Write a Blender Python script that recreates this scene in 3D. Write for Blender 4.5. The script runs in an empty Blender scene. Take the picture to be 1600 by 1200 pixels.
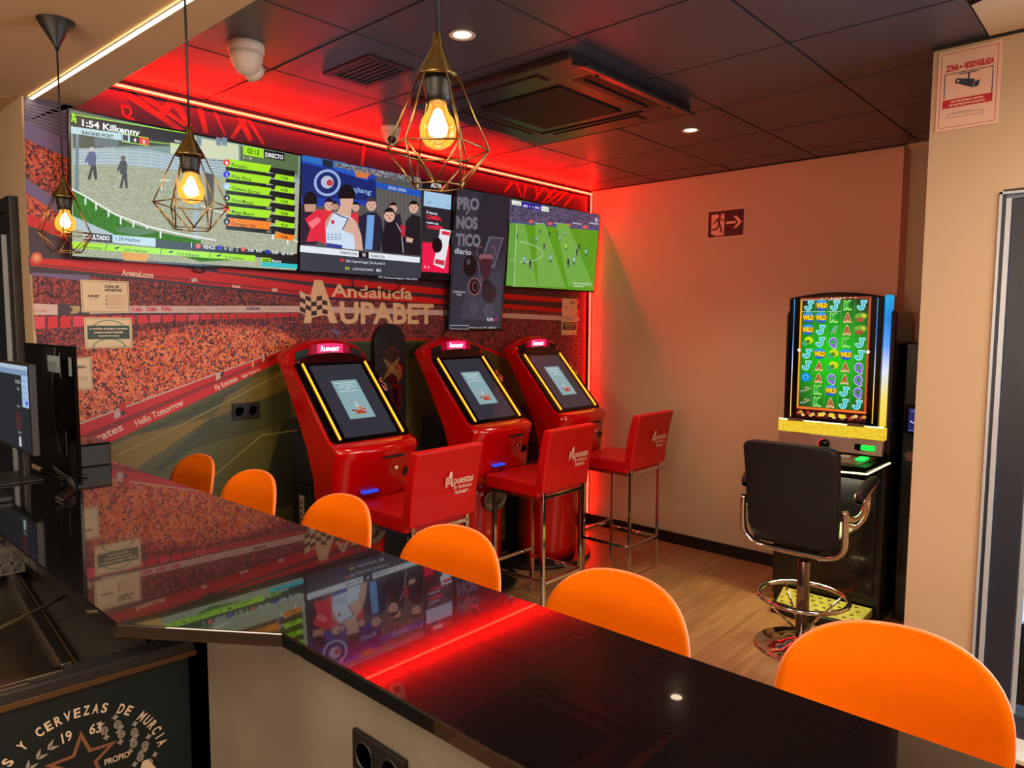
import bpy, bmesh, math, random
from mathutils import Vector, Matrix
random.seed(7)
PI = math.pi
scene = bpy.context.scene
COL = scene.collection

# ------------------------------------------------------------------ camera
CAM = Vector((-4.942, -3.6111, 1.715))
CR = Vector((0.67302515, -0.7396048, 0.00467943)).normalized()
CF = Vector((0.737282, 0.67038197, -0.08368553)).normalized()
CU = CR.cross(CF).normalized()
FPX = 1118.94
cam = bpy.data.cameras.new('camera'); camo = bpy.data.objects.new('camera', cam); COL.objects.link(camo)
cam.sensor_width = 36; cam.lens = FPX * 36 / 1600; cam.clip_start = .02
mw = Matrix.Identity(4)
for i in range(3):
    mw[i][0] = CR[i]; mw[i][1] = CU[i]; mw[i][2] = -CF[i]; mw[i][3] = CAM[i]
camo.matrix_world = mw
scene.camera = camo

# ------------------------------------------------------------------ exposure, world, large lights
scene.view_settings.view_transform = 'Standard'
scene.view_settings.look = 'None'
scene.view_settings.gamma = 1
scene.view_settings.use_curve_mapping = False
scene.view_settings.exposure = 0.0
try:
    scene.cycles.use_denoising = True
    scene.cycles.max_bounces = 8
    scene.cycles.sample_clamp_indirect = 6
    scene.cycles.caustics_reflective = False
    scene.cycles.caustics_refractive = False
except Exception: pass
w = bpy.data.worlds.new('sky'); scene.world = w; w.use_nodes = True
w.node_tree.nodes['Background'].inputs[0].default_value = (.62, .78, 1, 1)
w.node_tree.nodes['Background'].inputs[1].default_value = 1.3

def hexc(r, g, b):
    f = lambda c: (c/255)/12.92 if c/255 <= .04045 else (((c/255)+.055)/1.055)**2.4
    return (f(r), f(g), f(b), 1)
def area(name, loc, target, size, power, color, size_y=None):
    l = bpy.data.lights.new(name, 'AREA'); l.energy = power; l.color = color
    l.shape = 'RECTANGLE'; l.size = size; l.size_y = size_y or size
    o = bpy.data.objects.new(name, l); COL.objects.link(o); o.location = loc
    o.rotation_euler = (Vector(target)-Vector(loc)).to_track_quat('-Z', 'Y').to_euler()
    return o
WARM = (1, .80, .58)
area('rear_fill', (-3.0, -5.6, 2.58), (-3.0, -5.0, 0), 1.2, 95, WARM)  # unseen warm fill light added behind the camera
area('bar_fill', (-5.6, -3.4, 2.6), (-5.3, -3.0, 0), .9, 42, WARM)  # added fill over the staff side, out of view
area('bar_fill', (-5.6, -1.4, 2.6), (-5.0, -1.0, 0), .9, 30, WARM)  # second added bar fill, brightens the left of the mural
area('hall_fill', (-2.6, -3.9, 2.6), (-2.6, -3.7, 0), .5, 22, WARM)  # added fill over the hall, has no fitting
area('back_bar_fill', (-6.45, -2.6, 1.75), (-4.3, -1.2, 1.9), 2.4, 50, WARM, .5)  # unseen fill added to brighten the soffit and the mural's left end
area('daylight_window', (-1.66, -4.3, 1.3), (-4.5, -3.6, 1.0), 1.8, 85, (.56, .8, 1), 2.0)

# ------------------------------------------------------------------ materials
MATS = {}
def mat(name, rgb=(200, 200, 200), rough=.5, metal=0, emit=None, es=1.0, ior=1.5, coat=0, spec=.5, sheen=0, noise=None, bump=None):
    if name in MATS: return MATS[name]
    m = bpy.data.materials.new(name); m.use_nodes = True
    nt = m.node_tree; b = nt.nodes['Principled BSDF']
    b.inputs['Base Color'].default_value = hexc(*rgb)
    b.inputs['Roughness'].default_value = rough
    b.inputs['Metallic'].default_value = metal
    b.inputs['IOR'].default_value = ior
    b.inputs['Coat Weight'].default_value = coat
    b.inputs['Coat Roughness'].default_value = .06
    b.inputs['Specular IOR Level'].default_value = spec
    b.inputs['Sheen Weight'].default_value = sheen
    if emit:
        b.inputs['Emission Color'].default_value = hexc(*emit) if max(emit) > 1.01 else (*emit, 1)
        b.inputs['Emission Strength'].default_value = es
    if noise:   # (scale, amount)
        tc = nt.nodes.new('ShaderNodeTexCoord'); n = nt.nodes.new('ShaderNodeTexNoise'); n.inputs['Scale'].default_value = noise[0]; n.inputs['Detail'].default_value = 6
        mx = nt.nodes.new('ShaderNodeMix'); mx.data_type = 'RGBA'; mx.blend_type = 'MULTIPLY'; mx.inputs[0].default_value = 1
        rp = nt.nodes.new('ShaderNodeValToRGB'); a = 1-noise[1]
        rp.color_ramp.elements[0].position = .3; rp.color_ramp.elements[1].position = .7
        rp.color_ramp.elements[0].color = (a, a, a, 1)
        nt.links.new(tc.outputs['Object'], n.inputs['Vector']); nt.links.new(n.outputs['Fac'], rp.inputs[0])
        mx.inputs[6].default_value = hexc(*rgb); nt.links.new(rp.outputs[0], mx.inputs[7]); nt.links.new(mx.outputs[2], b.inputs['Base Color'])
    if bump:
        tc = nt.nodes.new('ShaderNodeTexCoord'); n = nt.nodes.new('ShaderNodeTexNoise'); n.inputs['Scale'].default_value = bump[0]; n.inputs['Detail'].default_value = 4
        bp = nt.nodes.new('ShaderNodeBump'); bp.inputs['Strength'].default_value = bump[1]; bp.inputs['Distance'].default_value = .004
        nt.links.new(tc.outputs['Object'], n.inputs['Vector']); nt.links.new(n.outputs['Fac'], bp.inputs['Height']); nt.links.new(bp.outputs[0], b.inputs['Normal'])
    MATS[name] = m
    return m
def scr(rgb, s=1.0):
    """colour on a lit screen"""
    return mat('screen_%d_%d_%d_%d' % (*rgb, int(s*10)), (8, 8, 8), .25, emit=rgb if max(rgb) > 1.01 else (0.01, .01, .01), es=s)
def ink(rgb, rough=.45):
    return mat('ink_%d_%d_%d' % rgb, rgb, rough)

def vor(name, stops, scale, rough=.55, emit=0, stretch=(1, 1, 1)):
    """speckle of random coloured cells (a printed or filmed crowd)"""
    m = mat(name, (100, 100, 100), rough); nt = m.node_tree; b = nt.nodes['Principled BSDF']
    tc = nt.nodes.new('ShaderNodeTexCoord'); mp = nt.nodes.new('ShaderNodeMapping'); mp.inputs['Scale'].default_value = stretch
    v = nt.nodes.new('ShaderNodeTexVoronoi'); v.inputs['Scale'].default_value = scale
    sp = nt.nodes.new('ShaderNodeSeparateColor'); rp = nt.nodes.new('ShaderNodeValToRGB'); rp.color_ramp.interpolation = 'CONSTANT'
    n = nt.nodes.new('ShaderNodeTexNoise'); n.inputs['Scale'].default_value = scale*.12
    mx = nt.nodes.new('ShaderNodeMath'); mx.operation = 'MULTIPLY_ADD'; mx.inputs[1].default_value = .30; 
    e = rp.color_ramp.elements
    while len(e) < len(stops): e.new(.5)
    for k, (p, c) in enumerate(stops): e[k].position = p; e[k].color = hexc(*c)
    L = nt.links.new
    L(tc.outputs['Object'], mp.inputs[0]); L(mp.outputs[0], v.inputs['Vector']); L(v.outputs['Color'], sp.inputs[0]); L(mp.outputs[0], n.inputs['Vector'])
    ad = nt.nodes.new('ShaderNodeMath'); ad.operation = 'SUBTRACT'; ad.inputs[1].default_value = .5; L(n.outputs['Fac'], ad.inputs[0])
    L(ad.outputs[0], mx.inputs[0]); L(sp.outputs[0], mx.inputs[2]); L(mx.outputs[0], rp.inputs[0])
    if emit:
        b.inputs['Base Color'].default_value = (.01, .01, .01, 1); L(rp.outputs[0], b.inputs['Emission Color']); b.inputs['Emission Strength'].default_value = emit
    else: L(rp.outputs[0], b.inputs['Base Color'])
    return m

M_paint = mat('cream_wall_paint', (206, 180, 150), .75, bump=(40, .08))
M_sof = mat('cream_soffit_paint', (214, 186, 146), .8, bump=(40, .05))
M_tile = mat('black_ceiling_tile', (80, 77, 87), .38, noise=(3, .12), bump=(350, .15))
M_grid = mat('black_ceiling_grid', (9, 8, 9), .5)
M_black = mat('matte_black_plastic', (14, 14, 16), .45)
M_gloss = mat('glossy_black_plastic', (7, 7, 9), .12, spec=.4)
M_dark = mat('dark_grey_metal', (48, 47, 50), .4, .3)
M_chrome = mat('polished_chrome', (225, 222, 220), .08, 1)
M_steel = mat('stainless_steel', (168, 160, 150), .28, 1)
M_gold = mat('dark_bronze_wire', (150, 126, 84), .28, 1)
M_red = mat('glossy_red_lacquer', (186, 2, 4), .2, coat=.45)
M_vinyl = mat('red_vinyl', (196, 5, 8), .42, bump=(90, .25))
M_white = mat('white_plastic', (226, 214, 200), .45)
M_orange = mat('orange_velour', (255, 120, 0), .85, spec=.08, noise=(30, .06))
M_oshell = mat('orange_seat_shell', (240, 140, 90), .5)
M_paper = mat('cream_printed_card', (232, 208, 172), .5)
M_granite = mat('polished_black_granite', (12, 11, 13), .12, ior=1.5, coat=1, spec=.22)
M_granite.node_tree.nodes['Principled BSDF'].inputs['Coat Roughness'].default_value = .018
M_granite.node_tree.nodes['Principled BSDF'].inputs['Coat IOR'].default_value = 1.6
def _gran():
    nt = M_granite.node_tree; b = nt.nodes['Principled BSDF']
    tc = nt.nodes.new('ShaderNodeTexCoord'); v = nt.nodes.new('ShaderNodeTexVoronoi'); v.inputs['Scale'].default_value = 1100
    sp = nt.nodes.new('ShaderNodeSeparateColor'); rp = nt.nodes.new('ShaderNodeValToRGB'); rp.color_ramp.interpolation = 'CONSTANT'
    e = rp.color_ramp.elements; e[0].color = hexc(10, 9, 11); e[1].position = .93; e[1].color = hexc(30, 27, 28)
    k = e.new(.9985); k.color = hexc(120, 104, 90)
    L = nt.links.new; L(tc.outputs['Object'], v.inputs['Vector']); L(v.outputs['Color'], sp.inputs[0]); L(sp.outputs[0], rp.inputs[0]); L(rp.outputs[0], b.inputs['Base Color'])
_gran()
def planks():
    m = mat('oak_laminate_floor', (178, 132, 88), .38); nt = m.node_tree; b = nt.nodes['Principled BSDF']; L = nt.links.new
    tc = nt.nodes.new('ShaderNodeTexCoord'); br = nt.nodes.new('ShaderNodeTexBrick')
    br.inputs['Color1'].default_value = hexc(178, 134, 96); br.inputs['Color2'].default_value = hexc(152, 112, 78); br.inputs['Mortar'].default_value = hexc(100, 74, 50)
    br.inputs['Scale'].default_value = 1; br.inputs['Brick Width'].default_value = 1.3; br.inputs['Row Height'].default_value = .19; br.inputs['Mortar Size'].default_value = .0015; br.offset = .37
    mp = nt.nodes.new('ShaderNodeMapping'); mp.inputs['Scale'].default_value = (1.2, 14, 1)
    n = nt.nodes.new('ShaderNodeTexNoise'); n.inputs['Scale'].default_value = 2.2; n.inputs['Detail'].default_value = 8
    rp = nt.nodes.new('ShaderNodeValToRGB'); rp.color_ramp.elements[0].position = .3; rp.color_ramp.elements[0].color = (.62, .6, .58, 1); rp.color_ramp.elements[1].position = .7
    mx = nt.nodes.new('ShaderNodeMix'); mx.data_type = 'RGBA'; mx.blend_type = 'MULTIPLY'; mx.inputs[0].default_value = 1
    L(tc.outputs['Object'], br.inputs['Vector']); L(tc.outputs['Object'], mp.inputs[0]); L(mp.outputs[0], n.inputs['Vector']); L(n.outputs['Fac'], rp.inputs[0])
    L(br.outputs['Color'], mx.inputs[6]); L(rp.outputs[0], mx.inputs[7]); L(mx.outputs[2], b.inputs['Base Color'])
    return m
M_floor = planks()
M_redled = mat('red_led_tube', (40, 0, 0), .5, emit=(1, .0042, .0018), es=190)
M_redled2 = mat('red_led_tube_corner', (40, 0, 0), .5, emit=(1, .006, .003), es=75)
M_warmled = mat('warm_led_strip', (255, 240, 210), .5, emit=(1, .78, .5), es=9)
M_bar = mat('amber_light_bar', (60, 20, 0), .4, emit=(1, .26, .01), es=3.2)
def thin_glass(name, tint, fac=.12, em=None, es=0):
    m = bpy.data.materials.new(name); m.use_nodes = True; nt = m.node_tree; nt.nodes.clear(); L = nt.links.new
    o = nt.nodes.new('ShaderNodeOutputMaterial'); t = nt.nodes.new('ShaderNodeBsdfTransparent'); t.inputs[0].default_value = (*tint, 1)
    g = nt.nodes.new('ShaderNodeBsdfGlossy'); g.inputs['Roughness'].default_value = .03
    fr = nt.nodes.new('ShaderNodeFresnel'); fr.inputs[0].default_value = 1.45
    mx = nt.nodes.new('ShaderNodeMixShader'); L(fr.outputs[0], mx.inputs[0]); L(t.outputs[0], mx.inputs[1]); L(g.outputs[0], mx.inputs[2])
    if em:
        e = nt.nodes.new('ShaderNodeEmission'); e.inputs[0].default_value = (*em, 1); e.inputs[1].default_value = es
        ad = nt.nodes.new('ShaderNodeAddShader'); L(mx.outputs[0], ad.inputs[0]); L(e.outputs[0], ad.inputs[1]); L(ad.outputs[0], o.inputs[0])
    else: L(mx.outputs[0], o.inputs[0])
    MATS[name] = m; return m
M_glass = thin_glass('window_glass', (.93, .97, .98))
M_bulb = thin_glass('amber_bulb_glass', (1, .74, .38), em=(1, .42, .06), es=.42)
M_fil = mat('glowing_filament', (255, 255, 255), .5, emit=(1, .72, .36), es=14)

# ------------------------------------------------------------------ mesh helpers
class MB:
    """collects geometry of one part"""
    def __init__(s): s.v = []; s.f = []; s.m = []; s.sm = []; s.mats = []
    def mi(s, m):
        if m not in s.mats: s.mats.append(m)
        return s.mats.index(m)
    def add(s, vs, fs, m, smooth=False):
        o = len(s.v); s.v += [tuple(p) for p in vs]; k = s.mi(m)
        for f in fs: s.f.append([i+o for i in f]); s.m.append(k); s.sm.append(smooth)
        return s
    def box(s, x0, x1, y0, y1, z0, z1, m, T=None):
        vs = [Vector((x, y, z)) for x in (x0, x1) for y in (y0, y1) for z in (z0, z1)]
        if T: vs = [T @ p for p in vs]
        return s.add(vs, [(0, 1, 3, 2), (4, 6, 7, 5), (0, 4, 5, 1), (2, 3, 7, 6), (0, 2, 6, 4), (1, 5, 7, 3)], m)
    def loft(s, rings, m, closed=True, caps=True, smooth=True):
        n = len(rings[0]); vs = [p for r in rings for p in r]; fs = []
        for i in range(len(rings)-1):
            for j in range(n if closed else n-1):
                a = i*n+j; b = i*n+(j+1) % n
                fs.append((a, b, b+n, a+n))
        s.add(vs, fs, m, smooth)
        if caps and closed:
            s.add(rings[0], [tuple(range(n))[::-1]], m); s.add(rings[-1], [tuple(range(n))], m)
        return s
    def lathe(s, prof, m, c=(0, 0, 0), n=24, axis='z', smooth=True, sx=1, sy=1):
        rings = []
        for r, h in prof:
            ring = []
            for k in range(n):
                a = 2*PI*k/n; u, v = r*math.cos(a)*sx, r*math.sin(a)*sy
                p = (u, v, h) if axis == 'z' else ((u, h, v) if axis == 'y' else (h, u, v))
                ring.append(Vector(p)+Vector(c))
            rings.append(ring)
        return s.loft(rings, m, smooth=smooth)
    def tube(s, pts, r, m, n=8, closed=False):
        pts = [Vector(p) for p in pts]; rings = []; N = len(pts); prev = None
        rr = r if isinstance(r, (list, tuple)) else [r]*N
        for i, p in enumerate(pts):
            if closed: d = (pts[(i+1) % N]-pts[i-1])
            else: d = (pts[min(i+1, N-1)]-pts[max(i-1, 0)])
            d.normalize()
            if prev is None:
                up = Vector((0, 0, 1)) if abs(d.z) < .9 else Vector((1, 0, 0))
                a = d.cross(up).normalized()
            else: a = (prev-d*prev.dot(d)).normalized()
            prev = a; b = d.cross(a)
            rings.append([p+(a*math.cos(2*PI*k/n)+b*math.sin(2*PI*k/n))*rr[i] for k in range(n)])
        if closed: rings.append(rings[0])
        return s.loft(rings, m, caps=not closed)
    def bar(s, p, q, w, h, m):
        """square section bar"""
        p, q = Vector(p), Vector(q); d = (q-p).normalized(); up = Vector((0, 0, 1)) if abs(d.z) < .9 else Vector((0, 1, 0))
        a = d.cross(up).normalized(); b = a.cross(d)
        R = [[e+a*w/2*i+b*h/2*j for i, j in ((-1, -1), (1, -1), (1, 1), (-1, 1))] for e in (p, q)]
        return s.loft(R, m, smooth=False)
    def prism(s, poly, m, f0, f1, smooth=False):
        """poly in 2D, f0/f1 map (u,v)->3D"""
        n = len(poly); A = [f0(*p) for p in poly]; B = [f1(*p) for p in poly]
        s.add(A, [tuple(range(n))], m); s.add(B, [tuple(range(n))[::-1]], m)
        s.add(A+B, [(i, i+n, (i+1) % n+n, (i+1) % n) for i in range(n)], m, smooth)
        return s
    def mesh(s, name):
        me = bpy.data.meshes.new(name); me.from_pydata(s.v, [], s.f)
        for m in s.mats: me.materials.append(m)
        me.polygons.foreach_set('material_index', s.m); me.polygons.foreach_set('use_smooth', s.sm); me.update()
        return me
    def build(s, name, parent=None, bevel=0, seg=2, sub=0, fix=True, label=None, loc=None, rot=None):
        me = s.mesh(name)
        if fix:
            bm = bmesh.new(); bm.from_mesh(me); bmesh.ops.remove_doubles(bm, verts=bm.verts, dist=1e-5)
            bmesh.ops.recalc_face_normals(bm, faces=bm.faces); bm.to_mesh(me); bm.free()
        o = bpy.data.objects.new(name, me); COL.objects.link(o)
        if parent: o.parent = parent
        if loc: o.location = loc
        if rot: o.rotation_euler = rot
        if bevel:
            b = o.modifiers.new('bevel', 'BEVEL'); b.width = bevel; b.segments = seg; b.limit_method = 'ANGLE'; b.angle_limit = math.radians(35)
            b.harden_normals = False
        if sub:
            b = o.modifiers.new('sub', 'SUBSURF'); b.levels = sub; b.render_levels = sub
        if label: o['label'] = label
        return o
def rbox(x0, x1, y0, y1, z0, z1, m, name, parent=None, bevel=.004, seg=2, **k):
    return MB().box(x0, x1, y0, y1, z0, z1, m).build(name, parent, bevel, seg, **k)
def tag(o, label, cat, group=None):
    o['label'] = label; o['category'] = cat
    if group: o['group'] = group
    return o
def thing(name, label, cat, loc=(0, 0, 0), rz=0, group=None):
    o = bpy.data.objects.new(name, None); COL.objects.link(o); o.location = loc; o.rotation_euler = (0, 0, rz); o.empty_display_size = .1
    return tag(o, label, cat, group)
def struct(o): o['kind'] = 'structure'; return o
def dup(root, loc, label, rz=None, dz=0):
    def cp(o, par):
        c = o.copy(); COL.objects.link(c)
        if par: c.parent = par
        for ch in list(o.children): cp(ch, c)
        return c
    r = cp(root, None); r.location = loc; r['label'] = label
    if rz is not None: r.rotation_euler = (0, 0, rz)
    return r
def rrect(w, h, r, n=4, cx=0, cy=0):
    P = []
    for sx, sy, a0 in ((1, 1, 0), (-1, 1, 90), (-1, -1, 180), (1, -1, 270)):
        for k in range(n+1):
            a = math.radians(a0+90*k/n); P.append((cx+sx*(w/2-r)+r*math.cos(a), cy+sy*(h/2-r)+r*math.sin(a)))
    return P
def circ(cx, cy, r, n=24, ry=None):
    return [(cx+r*math.cos(2*PI*k/n), cy+(ry or r)*math.sin(2*PI*k/n)) for k in range(n)]

# text as mesh data
_tx = {}
def text_geo(s, bold=0.0, cond=1.0):
    key = (s, bold)
    if key not in _tx:
        c = bpy.data.curves.new('t', 'FONT'); c.body = s; c.size = 1; c.offset = bold; c.resolution_u = 3
        o = bpy.data.objects.new('t', c); COL.objects.link(o)
        dg = bpy.context.evaluated_depsgraph_get(); me = bpy.data.meshes.new_from_object(o.evaluated_get(dg))
        vs = [(v.co.x, v.co.y) for v in me.vertices]; fs = [tuple(p.vertices) for p in me.polygons]
        bpy.data.objects.remove(o); bpy.data.curves.remove(c); bpy.data.meshes.remove(me)
        _tx[key] = (vs, fs)
    return _tx[key]

class Flat:
    """flat print in a plane: origin o, axes u, v (unit), normal n = u x v, layers lifted by a fraction of a millimetre"""
    def __init__(s, o, u, v, lift=.00006):
        s.o = Vector(o); s.u = Vector(u).normalized(); s.v = Vector(v).normalized(); s.n = s.u.cross(s.v).normalized()
        s.mb = MB(); s.k = 0; s.lift = lift
    def P(s, a, b, k=None): return s.o+s.u*a+s.v*b+s.n*(s.lift*(s.k if k is None else k))
    def px(s, x, y):
        d = CF*FPX+CR*(x-800)-CU*(y-600)
        t = (s.o-CAM).dot(s.n)/d.dot(s.n); q = CAM+d*t-s.o
        return (q.dot(s.u), q.dot(s.v))
    def poly(s, pts, m, k=None):
        if k is not None: s.k = k
        else: s.k += 1
        s.mb.add([s.P(a, b) for a, b in pts], [tuple(range(len(pts)))], m); return s
    def rect(s, a0, b0, a1, b1, m, k=None): return s.poly([(a0, b0), (a1, b0), (a1, b1), (a0, b1)], m, k)
    def pp(s, pts, m, k=None): return s.poly([s.px(*p) for p in pts], m, k)
    def line(s, a, b, w, m, k=None):
        a = Vector(a); b = Vector(b); d = (b-a).normalized(); n = Vector((-d.y, d.x))*w/2
        return s.poly([a+n, b+n, b-n, a-n], m, k)
    def pline(s, pts, w, m, k=None):
        q = [s.px(*p) for p in pts]
        for i in range(len(q)-1): s.line(q[i], q[i+1], w, m, k)
        return s
    def text(s, t, a, b, h, m, w=None, bold=0.0, align='l', rot=0, shear=0, k=None):
        """caps height h; w: fit to that width"""
        vs, fs = text_geo(t, bold)
        if not vs: return s
        x0 = min(p[0] for p in vs); x1 = max(p[0] for p in vs); sc = h/.70
        sx = (w/(x1-x0)) if w else sc
        if k is not None: s.k = k
        else: s.k += 1
        off = {'l': 0, 'c': -(x1-x0)*sx/2, 'r': -(x1-x0)*sx}[align]
        c, sn = math.cos(rot), math.sin(rot); out = []
        for x, y in vs:
            X = (x-x0)*sx+off+shear*y*sc; Y = y*sc
            out.append(s.P(a+X*c-Y*sn, b+X*sn+Y*c))
        s.mb.add(out, fs, m); return s
    def ptext(s, t, p0, p1, h_px, m, bold=0.0, k=None, **kw):
        """baseline from pixel p0 to pixel p1, caps height measured in pixels at p0"""
        a = Vector(s.px(*p0)); b = Vector(s.px(*p1)); top = Vector(s.px(p0[0], p0[1]-h_px))
        d = b-a; return s.text(t, a.x, a.y, (top-a).length, m, w=d.length, bold=bold, rot=math.atan2(d.y, d.x), k=k, **kw)
    def build(s, name, parent=None, label=None): return s.mb.build(name, parent, fix=False, label=label)
def crop(x0, y0, sc): return lambda *p: [(x0+a/sc, y0+b/sc) for a, b in p]

def brand_A(F, a, b, h, m, md, flag=True, k=None):
    """the tall A with the chequered flag; a = left foot, b = baseline, h = height"""
    w = h*.62
    F.poly([(a, b), (a+w*.17, b), (a+w*.62, b+h), (a+w*.36, b+h)], m, k)
    F.poly([(a+w*.36, b+h), (a+w*.62, b+h), (a+w*1.02, b), (a+w*.76, b)], m, k)
    if flag:
        n = 5; fx0 = a-w*.14; fw = w*.85; kk = F.k+1
        def q(i, j): 
            t = i/n; return (fx0+fw*t, b+h*(.22+.09*j)+h*.035*math.sin(t*6.0+2.4)-h*.06*t)
        for i in range(n):
            for j in range(5):
                F.poly([q(i, j), q(i+1, j), q(i+1, j+1), q(i, j+1)], m if (i+j) % 2 else md, kk)
        for j0, j1 in ((-.25, .1), (4.9, 5.25)):
            for i in range(n): F.poly([q(i, j0), q(i+1, j0), q(i+1, j1), q(i, j1)], m, kk+1)
# ================================================================== the room
H = 2.82
CT = 1.137      # counter height
def S(name, mb, **k): return struct(mb.build(name, **k))
S('floor', MB().box(-6.6, .02, -7, 1.6, -.05, 0, M_floor))
S('wall_back', MB().box(-4.04, .1, .004, .12, 0, 2.9, M_paint))
S('wall_right', MB().box(0, .1, -2.95, .004, 0, 2.9, M_paint))
S('wall_front', MB().box(-6.7, -1.62, -7.1, -7, 0, 2.9, M_paint))
S('wall_left', MB().box(-6.7, -6.6, -7, 1.7, 0, 2.9, M_paint))
S('wall_passage', MB().box(-6.6, -3.94, 1.6, 1.7, 0, 2.9, mat('darkened_passage_wall', (30, 32, 38), .6)).box(-4.04, -3.94, .12, 1.6, 0, 2.9, M_paint))  # far wall coloured dark: passage gloom for the counter screen's reflection
S('wall_pillar', MB().box(-1.62, 0, -3.10, -2.86, 0, 2.82, M_paint))
S('trim_1', MB().box(-.16, -.0, -2.40, -2.38, 0, 2.78, M_paint))
# window wall beyond the pillar
S('wall_window', MB().box(-1.62, -1.45, -3.12, -3.10, 0, 2.82, M_paint).box(-1.62, -1.45, -5.6, -3.12, 2.235, 2.82, M_paint).box(-1.62, -1.45, -7.0, -5.6, 0, 2.82, M_paint).box(-1.62, -1.45, -5.6, -3.12, 0, .10, M_white))
M_frame = mat('anthracite_window_frame', (38, 44, 58), .4)
M_alu = mat('pale_aluminium_trim', (190, 200, 215), .35, .2)
wf = MB()
wf.box(-1.61, -1.50, -3.245, -3.15, .10, 2.20, M_frame).box(-1.61, -1.50, -5.6, -5.5, .10, 2.20, M_frame)
wf.box(-1.61, -1.50, -5.5, -3.245, .10, .19, M_frame).box(-1.61, -1.50, -5.5, -3.245, 2.12, 2.20, M_frame).box(-1.61, -1.50, -4.42, -4.34, .19, 2.12, M_frame)
o = struct(wf.build('window_1', bevel=.004))
MB().box(-1.63, -1.60, -3.121, -3.112, .10, 2.225, M_alu).box(-1.63, -1.60, -5.6, -3.112, 2.216, 2.225, M_alu).box(-1.625, -1.60, -3.150, -3.134, .10, 2.20, M_alu).box(-1.622, -1.60, -3.134, -3.121, .10, 2.216, M_frame).build('window_trim', o)
MB().box(-1.60, -1.585, -3.262, -3.246, .19, 2.12, M_alu).build('window_gasket', o)
MB().box(-1.56, -1.555, -5.5, -3.245, .19, 2.12, M_glass).build('window_pane', o)
S('window_sill', MB().box(-1.78, -1.44, -5.6, -3.15, .085, .101, mat('pale_sill_stone', (225, 222, 215), .5)))
# pavement outside
S('ground_outside', MB().box(-1.45, 6, -9, -3.10, -.06, 0.0, mat('pale_paving', (190, 192, 192), .8, noise=(4, .2))))

# ceiling: black 60 cm tiles in a grid, joints as real grooves
ct = MB(); gx0, gy0, T = -.2567, -.6486, .6
xs = [0]+[gx0-T*k for k in range(0, 7) if gx0-T*k > -3.83]+[-3.83]
ys = [0]+[gy0-T*k for k in range(0, 11) if gy0-T*k > -7]+[-7]
g = .006
for i in range(len(xs)-1):
    for j in range(len(ys)-1):
        xa, xb, ya, yb = xs[i+1]+g, xs[i]-g, ys[j+1]+g, ys[j]-g
        dz = random.uniform(0, .0016)
        ct.box(xa, xb, ya, yb, H+dz, H+.02+dz, M_tile)
ct.box(-3.83, .1, -7, .1, H+.024, H+.05, M_grid)
S('ceiling', ct)
gr = MB()
for x in xs[1:-1]: gr.box(x-.0035, x+.0035, -7, 0, H+.004, H+.024, M_grid)
for y in ys[1:-1]: gr.box(-3.83, 0, y-.0035, y+.0035, H+.004, H+.024, M_grid)
gr.box(-3.83, 0, -.012, 0, H-.006, H+.004, M_grid).box(-.012, 0, -2.38, 0, H-.006, H+.004, M_grid)
gr.box(-1.632, -1.62, -7, -2.86, H-.014, H+.004, M_grid)
S('ceiling_grid', gr)
# cream dropped soffit over the bar
so = MB(); so.box(-6.6, -3.83, -7, 1.6, 2.66, 2.86, M_sof)
S('ceiling_soffit', so)
# pale dropped panel near the window
dp = MB(); dp.add([(-2.02, -3.05, 2.815), (-1.62, -3.05, 2.815), (-1.62, -3.7, 2.815), (-2.45, -3.7, 2.815)], [(0, 1, 2, 3)], M_sof)
dp.add([(-2.02, -3.05, 2.815), (-2.45, -3.7, 2.815), (-2.45, -3.7, 2.77), (-2.02, -3.05, 2.80)], [(0, 1, 2, 3)], M_dark)
S('trim_2', dp, fix=False)
S('baseboard_right', MB().box(-.014, 0, -2.38, 0, 0, .088, mat('black_baseboard', (20, 19, 22), .4)), bevel=.002)
S('baseboard_back', MB().box(-3.8, -.014, -.012, .004, 0, .088, MATS['black_baseboard']), bevel=.002)

# door frame in the passage on the far left
d = struct(MB().box(-4.075, -4.04, .13, .20, 0, 2.26, M_dark).box(-4.075, -4.04, .20, 1.1, 2.2, 2.26, M_dark).box(-4.06, -4.04, .24, 1.1, 0, 2.19, mat('dark_blue_door', (30, 34, 44), .2)).build('door_1', bevel=.003))
MB().box(-4.085, -4.06, .235, .245, 0.2, 2.1, M_alu).build('door_edge', d)

# ------------------------------------------------------------------ stadium mural on the back wall
F = Flat((-4.03, 0, 0), (1, 0, 0), (0, 0, 1), .00004)
C_nav = ink((58, 36, 62)); C_cr = vor('print_crowd_bright', [(0, (74, 40, 52)), (.16, (190, 66, 44)), (.34, (232, 104, 76)), (.6, (246, 150, 112)), (.84, (240, 140, 44)), (.93, (120, 96, 110))], 120, stretch=(1, 1, .8))
C_cd = vor('print_crowd_dusk', [(0, (44, 24, 38)), (.22, (104, 36, 44)), (.5, (150, 58, 58)), (.78, (176, 84, 78)), (.93, (80, 60, 88))], 140, stretch=(1, 1, .8))
C_cm = vor('print_crowd_mid', [(0, (60, 30, 44)), (.2, (160, 56, 46)), (.45, (206, 88, 66)), (.75, (214, 116, 90)), (.93, (90, 70, 92))], 130, stretch=(1, 1, .8))
C_red = ink((214, 24, 22)); C_dr = ink((150, 22, 30)); C_dk = ink((62, 40, 58)); C_wh = ink((214, 186, 180)); C_pk = ink((224, 60, 84)); C_lil = ink((112, 100, 150)); C_st = ink((150, 52, 48))
C_p1 = ink((84, 84, 38)); C_p2 = ink((64, 68, 38)); C_p3 = ink((132, 108, 38)); C_p4 = ink((46, 54, 38)); C_pl = ink((150, 140, 80)); C_tx = ink((244, 214, 190))
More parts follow.
